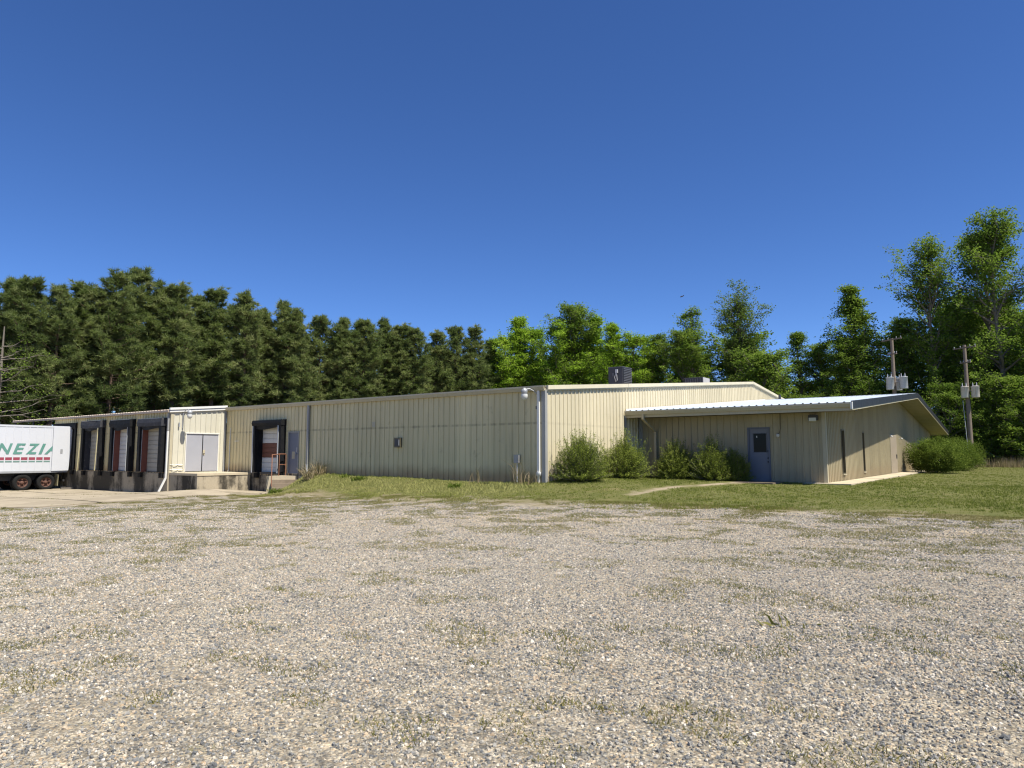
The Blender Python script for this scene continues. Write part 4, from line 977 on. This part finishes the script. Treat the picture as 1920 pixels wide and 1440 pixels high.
# broadleaved trees behind the warehouse and the wing
BV = dict(bright=broad_meshes(51, 22, .06, 4.6, 74, 5, 90, .20, 'leaves_bright', shape='cone'),
          bright2=broad_meshes(52, 22, .06, 4.0, 74, 5, 90, .20, 'leaves_bright', shape='oval'),
          mid=broad_meshes(53, 22, .08, 4.4, 70, 5, 90, .20, 'leaves_mid', shape='oval'),
          slim=broad_meshes(54, 22, .22, 2.1, 46, 4, 50, .18, 'leaves_mid', shape='oval'),
          oak=broad_meshes(55, 22, .34, 5.6, 34, 7, 80, .22, 'leaves_dark', shape='vase', clump=.95),
          cone=broad_meshes(56, 22, .10, 5.0, 62, 5, 84, .20, 'leaves_mid', shape='cone'),
          tall=broad_meshes(57, 26, .34, 5.6, 36, 7, 72, .22, 'leaves_mid', shape='vase', clump=.95),
          tall2=broad_meshes(58, 27, .28, 4.6, 46, 6, 70, .22, 'leaves_mid', shape='oval', clump=.95),
          low=broad_meshes(59, 12, .05, 4.0, 50, 5, 80, .20, 'leaves_mid', shape='oval'),
          lowb=broad_meshes(60, 12, .05, 4.0, 50, 5, 80, .20, 'leaves_bright', shape='oval'))
BV_VASE += [BV['oak'], BV['tall']]
DEC = [(-50.8, 65, 21.0, 'bright2', 'bright green tree where the pine row ends'), (-50, 68, 24.7, 'bright', 'bright spring-green tree, tallest just right of the pines'), (-48.1, 70, 22.5, 'bright2', 'bright green tree, right shoulder of the first bright clump'),
  (-41.3, 66, 21.7, 'bright2', 'bright green tree left of the pointed pair behind the roof'), (-39.7, 68, 24.5, 'mid', 'pointed mid-green tree, taller of the pair above the roof'), (-36.8, 70, 23.3, 'bright', 'pointed bright green tree, second of the pair above the roof'),
  (-31.9, 66, 21.1, 'bright', 'bright green tree directly behind the dark roof condenser'), (-29.4, 68, 19.1, 'bright2', 'low bright green tree right of the dark roof condenser'), (-26.4, 70, 18.6, 'mid', 'low rounded green tree between the two roof units'),
  (-21.4, 66, 18.2, 'mid', 'low rounded green tree left of the slender tree'), (-20, 68, 22.3, 'slim', 'slender thin-leaved tree left of the broad oak'), (-14.9, 70, 23.4, 'oak', 'broad open-crowned oak above the warehouse ridge'),
  (-10.5, 66, 13.8, 'low', 'short tree below and right of the broad oak'), (-7.7, 70, 17.9, 'sapling', 'thin pointed sapling in the sky gap beyond the ridge'), (-5.1, 72, 15.6, 'mid', 'short green tree above the left part of the office roof'),
  (-1.6, 68, 15.2, 'mid', 'short green tree left of the large cone-shaped tree'), (.4, 70, 23.1, 'cone', 'large cone-shaped tree behind the clean grey transformers'), (4.2, 72, 17.8, 'mid', 'green tree right of the utility pole with clean transformers'),
  (7.7, 68, 26.9, 'tall', 'tall open-crowned tree between the two utility poles'), (9.9, 70, 17.4, 'tall2', 'dark tree behind the leaning utility pole'), (12.1, 72, 27.2, 'tall2', 'tall dark tree second from the right edge'), (14.3, 68, 28.1, 'tall2', 'tallest tree, at the right edge of the photo')]
BV['sapling'] = broad_meshes(61, 22, .08, 3.0, 50, 4, 52, .19, 'leaves_mid', shape='cone')
H0 = dict(tall=26, tall2=27, low=12, lowb=12)
for i, (x, y, h, v, lab) in enumerate(DEC):
    place_tree('broadleaf_tree', BV[v], H0.get(v, 22), x, y, h, lab, 'tree', 'broadleaved trees behind the buildings', rng.random() * 6.28, 1.45 if v in ('slim', 'sapling') else 1.22 if x < 3 and v != 'oak' else 1.0)
for i in range(34):
    x = -58 + i * 2.5 + rng.uniform(-1, 1); y = 76 + rng.uniform(-2, 8); v = ['mid', 'bright2', 'tall2', 'bright', 'low'][int(rng.integers(0, 5))]
    h = rng.uniform(9, 14) if x > -17 and x < 4 else rng.uniform(16, 20.5)
    if x < -18: v = ['bright', 'bright2', 'mid'][i % 3]
    place_tree('broadleaf_tree', BV[v], H0.get(v, 22), x, y, h, 'shaded leafy tree in the back of the wood', 'tree', 'broadleaved trees in the back', rng.random() * 6.28, 1.35)
for i in range(26):
    x = -48 + i * 3.1 + rng.uniform(-1, 1); y = 64 + rng.uniform(-1.5, 4)
    if -6 < x < 15 and y < 63: y = 65
    place_tree('understory_tree', BV[['low', 'lowb'][i % 2] if x < -12 else 'low'], 12, x, y, rng.uniform(6, 9.5), 'low leafy understory tree at the edge of the wood', 'tree', 'understory trees', rng.random() * 6.28, rng.uniform(1, 1.3))
for i in range(22):
    y = -14 + i * 3.9 + rng.uniform(-1, 1); x = -56 + rng.uniform(-2.5, 2.5)
    place_tree('understory_tree', BV[['low', 'lowb', 'low'][i % 3]], 12, x, y, rng.uniform(4.5, 8), 'low leafy understory tree beneath the pines', 'tree', 'understory trees beneath the pines', rng.random() * 6.28, rng.uniform(1, 1.3))
place_tree('broadleaf_tree', BV['tall2'], 27, 19.0, 69.5, 25, 'leafy tree cut off by the right edge, behind the tallest tree', 'tree', 'broadleaved trees behind the buildings', 2.2)
place_tree('broadleaf_tree', BV['mid'], 22, 24.0, 67.0, 21, 'mid-height leafy tree farthest along the wood edge to the right', 'tree', 'broadleaved trees behind the buildings', 4.0)
# grey, nearly bare limbs at the left edge
def bare_tree():
    rg = np.random.default_rng(77); m = MB(); fz = []
    m.tube([(0, 0, 0), (.1, 0, 4), (.0, .2, 8), (.2, .1, 12)], [.22, .18, .12, .04], 8)
    C = []; D = []
    for k in range(22):
        t = rg.uniform(1.8, 10.5); a_ = rg.uniform(-2.0, 1.4); L = rg.uniform(2.5, 5.5) * (1 - t / 18); p = np.array([.1, .1, t]); d = np.array([math.cos(a_), math.sin(a_), rg.uniform(-.05, .35)])
        pts = [p + d * L * s + np.array([0, 0, .35 * s * s]) + rg.normal(0, .12, 3) * s for s in (0, .25, .5, .75, 1)]
        m.tube(pts, [.06, .045, .032, .02, .008], 5, caps=False)
        for j in range(5):
            q0 = pts[1 + j % 4]; q1 = q0 + (d + rand_unit(rg, 1)[0] * .8) * L * .3; m.tube([q0, (q0 + q1) / 2 + rg.normal(0, .06, 3), q1], [.018, .012, .005], 3, caps=False)
            P = q1 + rg.normal(0, .22, (8, 3)); C.append(P); D.append(rand_unit(rg, 8))
    tm = bpy.data.meshes.new('trunk'); tm.from_pydata(m.v, [], m.f); tm.polygons.foreach_set('use_smooth', m.sm); tm.materials.append(MATS['twig_grey']); tm.update()
    C = np.concatenate(C); V, F = leaves_quads(C, np.concatenate(D), .15, .1, rg); return tm, np_mesh('crown', V, F, 'leaves_mid', rg.random(len(C)))
place_tree('bare_tree', bare_tree(), 12, -47.2, -3.4, 12, 'thin tree with long nearly bare grey limbs left of the dock roof', 'tree', None, .3)

# undergrowth that closes the view under the trees
def undergrowth():
    rg = np.random.default_rng(5); pts = []
    for (x0, y0, x1, y1, n, hh) in ((-60, -18, -58, 80, 900, 5.0), (-58, 74, 40, 74, 1500, 5.5), (6, 66, 46, 67, 500, 3.5)):
        t = rg.random(n); c = np.stack([x0 + (x1 - x0) * t + rg.normal(0, 1.6, n), y0 + (y1 - y0) * t + rg.normal(0, 1.6, n), rg.random(n) ** 1.3 * hh * (.5 + .5 * hash_noise(t * 80, t * 0, 4, 2))], 1); pts.append(c)
    c = np.concatenate(pts); k = 34
    bv = np.repeat(np.clip(rg.normal(.42, .22, len(c)), 0, 1), k)
    P = np.repeat(c, k, 0) + rg.normal(0, .55, (len(c) * k, 3)); P[:, 2] = np.maximum(P[:, 2], .05); P[:, 2] += ground_z(P[:, 0], P[:, 1])
    V, F = leaves_quads(P, rand_unit(rg, len(P)), rg.uniform(.18, .32, len(P)), rg.uniform(.12, .22, len(P)), rg)
    return np_mesh('undergrowth', V, F, 'leaves_mid', np.clip(bv + rg.normal(0, .1, len(P)), 0, 1))
tag(link_mesh('undergrowth', undergrowth()), 'mixed leafy undergrowth along the foot of the wood', 'undergrowth', kind='stuff')

# shrubs
def spiky_shrub(seed, h, w):
    rg = np.random.default_rng(seed); m = MB(); C = []; D = []; VV = []
    n = 430
    for k in range(n):
        a_ = rg.random() * 6.283; el = R(90) - abs(rg.normal(0, R(58))); el = max(el, R(4))
        d = np.array([math.cos(a_) * math.cos(el), math.sin(a_) * math.cos(el), math.sin(el)])
        # ellipsoid reach
        reach = 1 / math.sqrt((d[0] ** 2 + d[1] ** 2) / (w / 2) ** 2 + d[2] ** 2 / h ** 2)
        L = reach * (rg.uniform(.72, .98) if rg.random() < .75 else rg.uniform(.98, 1.22)); b0 = np.array([rg.normal(0, .10), rg.normal(0, .10), .02])
        up = np.array([0, 0, .16 * L * (1 - d[2])])
        pts = [b0 + d * L * s + up * s * s for s in (0, .5, 1)]
        m.tube(pts, [.014, .009, .003], 3, caps=False)
        kk = 66; s = rg.random(kk) ** .62 * .72 + .30
        s = np.clip(s, .2, 1.02)
        P = b0 + d * L * s[:, None] + up * (s ** 2)[:, None] + rg.normal(0, .035, (kk, 3))
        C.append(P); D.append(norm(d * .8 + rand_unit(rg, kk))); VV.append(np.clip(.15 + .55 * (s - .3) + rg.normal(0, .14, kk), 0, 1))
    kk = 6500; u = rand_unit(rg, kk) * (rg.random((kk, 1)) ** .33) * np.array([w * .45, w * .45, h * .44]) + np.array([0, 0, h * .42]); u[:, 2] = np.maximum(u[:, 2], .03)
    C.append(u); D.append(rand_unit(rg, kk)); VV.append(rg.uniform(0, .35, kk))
    C = np.concatenate(C); D = np.concatenate(D); VV = np.concatenate(VV)
    V, F = leaves_quads(C, D, rg.uniform(.04, .078, len(C)), rg.uniform(.015, .028, len(C)), rg)
    tm = bpy.data.meshes.new('stems'); tm.from_pydata(m.v, [], m.f); tm.materials.append(MATS['bark_grey']); tm.update()
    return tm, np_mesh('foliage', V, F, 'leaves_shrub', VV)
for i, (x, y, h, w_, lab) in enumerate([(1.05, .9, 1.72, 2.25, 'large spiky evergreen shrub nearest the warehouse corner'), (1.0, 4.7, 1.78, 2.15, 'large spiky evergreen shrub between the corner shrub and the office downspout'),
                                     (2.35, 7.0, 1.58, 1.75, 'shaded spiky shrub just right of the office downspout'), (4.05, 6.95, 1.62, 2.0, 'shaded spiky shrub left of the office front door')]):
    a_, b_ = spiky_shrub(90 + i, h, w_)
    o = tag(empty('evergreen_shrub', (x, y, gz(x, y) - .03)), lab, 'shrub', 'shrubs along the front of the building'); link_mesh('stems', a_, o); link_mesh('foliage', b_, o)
a_, b_ = spiky_shrub(97, 1.15, 1.3)
o = tag(empty('evergreen_shrub', (4.85, 7.5, gz(4.85, 7.5) - .03)), 'small dark shrub tucked between the left frame of the office door and its neighbour', 'shrub', 'shrubs along the front of the building'); link_mesh('stems', a_, o); link_mesh('foliage', b_, o)
def round_shrub(seed, rx, ry, h):
    rg = np.random.default_rng(seed); m = MB()
    for k in range(14):
        a_ = rg.random() * 6.28; m.tube([(0, 0, 0), (math.cos(a_) * rx * .3, math.sin(a_) * ry * .3, h * .4), (math.cos(a_) * rx * .6, math.sin(a_) * ry * .6, h * .75)], [.04, .03, .012], 4, caps=False)
    nc = 900; u = rand_unit(rg, nc); u[:, 2] = np.where(u[:, 2] < 0, u[:, 2] * .8, u[:, 2])
    c = u * np.array([rx, ry, h * .55]) * rg.uniform(.55, 1.0, (nc, 1)) * (1 + .16 * np.sin(u[:, :1] * 7 + seed) * np.cos(u[:, 1:2] * 6)) + np.array([0, 0, h * .45]); c[:, 2] = np.maximum(c[:, 2], .08)
    k = 40; bv = np.repeat(np.clip(rg.normal(.5, .2, nc), 0, 1), k); P = np.repeat(c, k, 0) + rg.normal(0, .13, (nc * k, 3)); P[:, 2] = np.maximum(P[:, 2], .02)
    V, F = leaves_quads(P, norm(rand_unit(rg, len(P)) + np.repeat(u, k, 0) * .6), rg.uniform(.07, .13, len(P)), rg.uniform(.03, .055, len(P)), rg)
    tm = bpy.data.meshes.new('stems'); tm.from_pydata(m.v, [], m.f); tm.materials.append(MATS['bark_grey']); tm.update()
    return tm, np_mesh('foliage', V, F, 'leaves_hedge', np.clip(bv + rg.normal(0, .1, len(P)), 0, 1))
for i, (x, y, rx, ry, h, lab) in enumerate([(10.3, 31.2, 1.7, 1.9, 2.3, 'big rounded dark green bush beside the open side door'), (10.8, 40.5, 1.8, 2.6, 2.4, 'big rounded bush at the far end of the office gable')]):
    a_, b_ = round_shrub(120 + i, rx, ry, h)
    o = tag(empty('rounded_bush', (x, y, gz(x, y) - .03)), lab, 'bush', 'rounded bushes by the office gable'); link_mesh('stems', a_, o); link_mesh('foliage', b_, o)

# grass clumps along the foot of the long wall
def clump(seed, n, h, spread, mat):
    rg = np.random.default_rng(seed); d = norm(np.stack([rg.normal(0, spread, n), rg.normal(0, spread, n), np.ones(n)], 1)); c = np.stack([rg.normal(0, .16, n), rg.normal(0, .12, n), np.zeros(n)], 1)
    L = h * rg.uniform(.5, 1.1, n); S = norm(np.cross(d, rand_unit(rg, n))) * (.012 * rg.uniform(.7, 1.5, n))[:, None]
    p1 = c + d * (L * .6)[:, None]; dr = norm(np.stack([d[:, 0], d[:, 1], np.zeros(n)], 1)); p2 = c + d * L[:, None] + dr * (L * .22)[:, None] - np.array([0, 0, 1]) * (L * .10)[:, None]
    V = np.stack([c - S, c + S, p1 + S * .7, p1 - S * .7, p2], 1).reshape(-1, 3); b = np.arange(n)[:, None] * 5
    F = np.concatenate([b + [0, 1, 2], b + [0, 2, 3], b + [3, 2, 4]])
    return np_mesh('grass_clump', V, F, mat, np.tile(rg.random(n), 3))
for i, (x, y, n, h, sp, mat, lab) in enumerate([(-13.3, -.8, 100, .8, .35, 'grass_dry', 'tall dry grass clump beside the concrete steps'), (-13.2, -.3, 70, 1.05, .5, 'grass_dry', 'dry arching grass against the wall right of the grey downspout'), (-14.15, -2.0, 160, .36, .5, 'weed_green', 'green weeds at the foot of the concrete steps'),
    (-9.8, -.7, 150, .34, .55, 'weed_green', 'round green weed on the bank left of the bronze wall box'), (-1.0, -.45, 26, 1.25, .16, 'grass_dry', 'few tall dry stalks under the small grey junction box'), (-3.0, -.35, 14, .85, .12, 'grass_dry', 'single thin dry stalks at the middle of the right half of the long wall'), (-3.3, -1.5, 150, .30, .5, 'weed_green', 'green weed tuft on the grass bank near the warehouse corner'),
    (-.35, -.5, 30, .6, .2, 'grass_dry', 'short dry stalks at the corner downspout'), (-11.2, -.35, 60, .3, .5, 'weed_green', 'small green weeds at the wall right of the dry grass')]):
    tag(link_mesh('grass_clump', clump(200 + i, n, h, sp, mat), None, (x, y, gz(x, y) - .02)), lab, 'grass clump', 'grass clumps along the long wall')
sk = tag(link_mesh('weed_plant', clump(230, 16, .16, .9, 'weed_dull'), None, (13.05, -15.6, gz(13.05, -15.6) - .01)), 'small spreading dry weed alone on the gravel, right foreground', 'weed')

# ------------------------------------------------------------------ lawn, weeds, gravel
def blades(P, h, rg, wid=.010, nb=5, spread=.45):
    """P (n,2) tuft positions -> triangles"""
    n = len(P) * nb; b = np.repeat(P, nb, 0) + rg.normal(0, .035, (n, 2)); z = ground_z(b[:, 0], b[:, 1])
    hh = np.repeat(h, nb) * rg.uniform(.5, 1.2, n); C = np.stack([b[:, 0], b[:, 1], z - .005], 1)
    D = norm(np.stack([rg.normal(0, spread, n), rg.normal(0, spread, n), np.ones(n)], 1))
    return tris(C, D, hh, wid * np.clip(hh / .06, .8, 2.2), rg)
CAMP = np.array([14.888, -22.562]); FW = np.array([-math.sin(YAW), math.cos(YAW)])
def in_view(P, margin=6.0):
    d = P - CAMP; f = d @ FW; s = np.abs(d @ np.array([FW[1], -FW[0]])); return (f > 1.5) & (s < f * .78 + margin)
def free_of_buildings(P):
    x, y = P[:, 0], P[:, 1]
    ins = (x < .05) & (y > -.08) | (x > 0) & (x < 9.5) & (y > 8.15) & (y < 49.5) | (x < -15.3) & (y > -3.0) | (x > 4.85) & (x < 6.8) & (y > 6.3) & (y < 8.2) | (x > 7.6) & (x < 9.5) & (y > 7.5) & (y < 33)
    return ~ins
def lawn():
    rg = np.random.default_rng(8); P = []
    for (x0, x1, y0, y1, dens) in ((-15.5, 24, -5.5, 3, 95), (0, 30, 3, 12, 60), (8, 34, 12, 30, 26), (8, 42, 30, 66, 11)):
        n = int((x1 - x0) * (y1 - y0) * dens); P.append(np.stack([rg.uniform(x0, x1, n), rg.uniform(y0, y1, n)], 1))
    P = np.concatenate(P); P = P[in_view(P) & free_of_buildings(P)]
    lm = lawn_mask(P[:, 0], P[:, 1]) + (hash_noise(P[:, 0], P[:, 1], 1.6, 3) - .5) * 3.4 + (hash_noise(P[:, 0], P[:, 1], .5, 33) - .5) * 1.4
    keep = rg.random(len(P)) < np.clip((lm + .1) / 1.2, 0, 1) * np.clip(hash_noise(P[:, 0], P[:, 1], .9, 6) * 1.5 + .25, .2, 1)
    keep &= rg.random(len(P)) > np.clip(1.35 - seg_dist(P[:, 0], P[:, 1], PATH) / .6, 0, 1); P = P[keep]
    bank = np.exp(-((P[:, 1] + 1.6) / 1.6) ** 2) * np.clip((3.0 - P[:, 0]) / 4, 0, 1)
    h = .048 + .05 * bank + .03 * hash_noise(P[:, 0], P[:, 1], 2.0, 5)
    V, F = blades(P, h, rg, .013, 6)
    v = np.repeat(np.clip(.02 + .85 * bank + .6 * hash_noise(P[:, 0], P[:, 1], 1.7, 9) * .6 + .35 * hash_noise(P[:, 0], P[:, 1], .5, 2), 0, 1), 6)
    return np_mesh('lawn_grass', V, F, 'grass_blades', np.clip(v + rg.normal(0, .14, len(v)), 0, 1))
tag(link_mesh('lawn_grass', lawn()), 'short patchy green grass of the lawn and bank', 'grass', kind='stuff')
def weeds():
    rg = np.random.default_rng(9); n = 420000
    P = np.stack([rg.uniform(-16, 26, n), rg.uniform(-21, -2.5, n)], 1); P = P[in_view(P, 1.0) & free_of_buildings(P)]
    a = hash_noise(P[:, 0], P[:, 1], 1.0, 12) * .42 + hash_noise(P[:, 0] * .7, P[:, 1], .32, 13) * .58; near = np.clip((P[:, 1] + 12.0) / 7, 0, 1)
    left = np.clip((4 - P[:, 0]) / 10, 0, 1)
    keep = (a > .61 - .12 * near - .05 * left) & (lawn_mask(P[:, 0], P[:, 1]) < 1.0) & (rg.random(len(P)) < .55 + .4 * near); P = P[keep]
    V, F = blades(P, np.full(len(P), .034) + .022 * rg.random(len(P)), rg, .010, 5, .7)
    return np_mesh('gravel_weeds', V, F, 'weed_dull', np.clip(np.repeat(hash_noise(P[:, 0], P[:, 1], .8, 15), 5) + rg.normal(0, .12, len(P) * 5), 0, 1))
tag(link_mesh('gravel_weeds', weeds()), 'thin dull weeds growing through the gravel', 'weeds', kind='stuff')
def joint_weeds():
    rg = np.random.default_rng(10); P = []
    for xj in xe[1:]:
        n = 60; P.append(np.stack([xj + rg.normal(0, .03, n), rg.uniform(-14, -3.6, n)], 1))
    for yj in ye[1:-1]:
        n = 220; P.append(np.stack([rg.uniform(-40, -15.6, n), yj + rg.normal(0, .03, n)], 1))
    P = np.concatenate(P); P = P[hash_noise(P[:, 0], P[:, 1], 1.0, 3) > .42]; V, F = blades(P, np.full(len(P), .10), rg, .016, 7, .7)
    return np_mesh('joint_weeds', V, F, 'weed_dull', rg.random(len(F)))
tag(link_mesh('joint_weeds', joint_weeds()), 'weeds growing along the joints of the concrete apron', 'weeds', kind='stuff')

def wood_edge_grass():
    rg = np.random.default_rng(14); n = 2600; P = np.stack([rg.uniform(9, 34, n), 62 + rg.normal(0, 1.2, n)], 1); P = P[hash_noise(P[:, 0], P[:, 1], 1.6, 3) > .35]
    V, F = blades(P, rg.uniform(.4, 1.2, len(P)), rg, .014, 6, .2); return np_mesh('tall_edge_grass', V, F, 'grass_dry', rg.random(len(F)))
tag(link_mesh('tall_edge_grass', wood_edge_grass()), 'tall dry grass where the lawn meets the wood', 'grass', kind='stuff')

# loose stones of the lot: instanced on points
def stone_material():
    t = NT('gravel_stone'); tint = t.attr('tint', 'INSTANCER')[2]
    c = t.ramp(tint, [(0, (.105, .107, .106)), (.15, (.17, .172, .168)), (.32, (.25, .242, .222)), (.46, (.36, .33, .27)), (.58, (.25, .23, .19)), (.72, (.46, .41, .325)), (.82, (.40, .30, .195)), (.92, (.50, .45, .37)), (1, (.58, .54, .47))])
    t.bsdf(c, .85, 0, .3)
stone_material()
def track_noise(x, y):
    u = x * .80 + y * .6; v = -x * .6 + y * .8        # wheel tracks run along u
    return .45 * hash_noise(u / 3.2, v, 1.7, 41) + .35 * hash_noise(u / 1.6, v, .7, 42) + .35 * hash_noise(x, y, 3.1, 43)
def gravel():
    rg = np.random.default_rng(12); n = 860000
    r = 2.6 + 29 * rg.random(n) ** 1.1; a = rg.uniform(-.74, .74, n)
    P = CAMP + np.stack([r * np.cos(a), r * np.sin(a)], 1) @ np.array([[FW[0], FW[1]], [FW[1], -FW[0]]])
    keep = rg.random(n) < np.clip(1.22 - r / 31.0, 0, .85) * np.clip(r / 7, .35, 1) * np.clip(-.12 + 1.0 * track_noise(P[:, 0], P[:, 1]) + .75 * hash_noise(P[:, 0], P[:, 1], .35, 17), .12, 1); keep &= (lawn_mask(P[:, 0], P[:, 1]) + (hash_noise(P[:, 0], P[:, 1], .8, 21) - .5) * 2.5) < -.4; keep &= ~((P[:, 0] < -15.2) & (P[:, 1] > -16.5))
    P = P[keep]; r = r[keep]; n = len(P)
    big = rg.random(n) ** 3
    s = (.0040 + .0065 * big + .0022 * rg.random(n) + .007 * (rg.random(n) > .99)) * (1 + np.clip(r - 8, 0, 20) * .03)
    z = ground_z(P[:, 0], P[:, 1]) + s * .25
    me = bpy.data.meshes.new('loose_gravel'); me.vertices.add(n); me.vertices.foreach_set('co', np.stack([P[:, 0], P[:, 1], z], 1).astype(np.float32).ravel())
    def va(nm, typ, arr, key):
        at_ = me.attributes.new(nm, typ, 'POINT'); at_.data.foreach_set(key, np.asarray(arr, np.float32).ravel())
    va('rot', 'FLOAT_VECTOR', rg.uniform(0, 6.28, (n, 3)), 'vector'); va('scl', 'FLOAT_VECTOR', s[:, None] * rg.uniform(.65, 1.35, (n, 3)), 'vector'); va('tint', 'FLOAT', np.clip(rg.random(n) ** np.clip(2.1 - r / 9, 1.0, 1.8), 0, 1), 'value')
    o = link_mesh('loose_gravel', me)
    g = bpy.data.node_groups.new('gravel_instances', 'GeometryNodeTree'); g.interface.new_socket('Geometry', in_out='INPUT', socket_type='NodeSocketGeometry'); g.interface.new_socket('Geometry', in_out='OUTPUT', socket_type='NodeSocketGeometry')
    N = g.nodes; gi = N.new('NodeGroupInput'); go = N.new('NodeGroupOutput'); ico = N.new('GeometryNodeMeshIcoSphere'); ico.inputs['Radius'].default_value = 1; ico.inputs['Subdivisions'].default_value = 2
    sp = N.new('GeometryNodeSetPosition'); rv_ = N.new('FunctionNodeRandomValue'); rv_.data_type = 'FLOAT_VECTOR'; rv_.inputs[0].default_value = (-.34, -.34, -.34); rv_.inputs[1].default_value = (.34, .34, .34)
    sm = N.new('GeometryNodeSetMaterial'); sm.inputs['Material'].default_value = MATS['gravel_stone']; iop = N.new('GeometryNodeInstanceOnPoints')
    def na(nm):
        q = N.new('GeometryNodeInputNamedAttribute'); q.data_type = 'FLOAT_VECTOR'; q.inputs['Name'].default_value = nm; return q.outputs[0]
    e2r = N.new('FunctionNodeEulerToRotation')
    lk = g.links.new
    lk(ico.outputs[0], sp.inputs['Geometry']); lk(rv_.outputs[0], sp.inputs['Offset']); lk(sp.outputs[0], sm.inputs['Geometry']); lk(sm.outputs[0], iop.inputs['Instance'])
    lk(gi.outputs[0], iop.inputs['Points']); lk(na('rot'), e2r.inputs[0]); lk(e2r.outputs[0], iop.inputs['Rotation']); lk(na('scl'), iop.inputs['Scale']); lk(iop.outputs[0], go.inputs[0])
    md = o.modifiers.new('stones', 'NODES'); md.node_group = g
    return o
tag(gravel(), 'loose mixed grey and tan stones of the gravel lot', 'gravel', kind='stuff')

# ------------------------------------------------------------------ bird
bm_ = MB(); c = Vector((0, 0, 0))
bm_.lathe((-.17, 0, 0), (1, 0, .35), [(0, .0), (.05, .03), (.15, .05), (.25, .04), (.31, .025), (.36, 0)], 10)
bm_.add([(-.02, .02, .03), (.08, .02, .05), (.10, .32, .13), (.0, .34, .11), (-.02, -.02, .03), (.08, -.02, .05), (.10, -.32, .13), (.0, -.34, .11)], [(0, 1, 2, 3), (7, 6, 5, 4)])
bd = bm_.build('bird', 'bird_dark', None); bd.location = (-6.5, 30.0, 13.6); bd.rotation_euler = (.1, 0, R(40)); tag(bd, 'small dark bird flying in the blue sky above the warehouse ridge', 'bird')
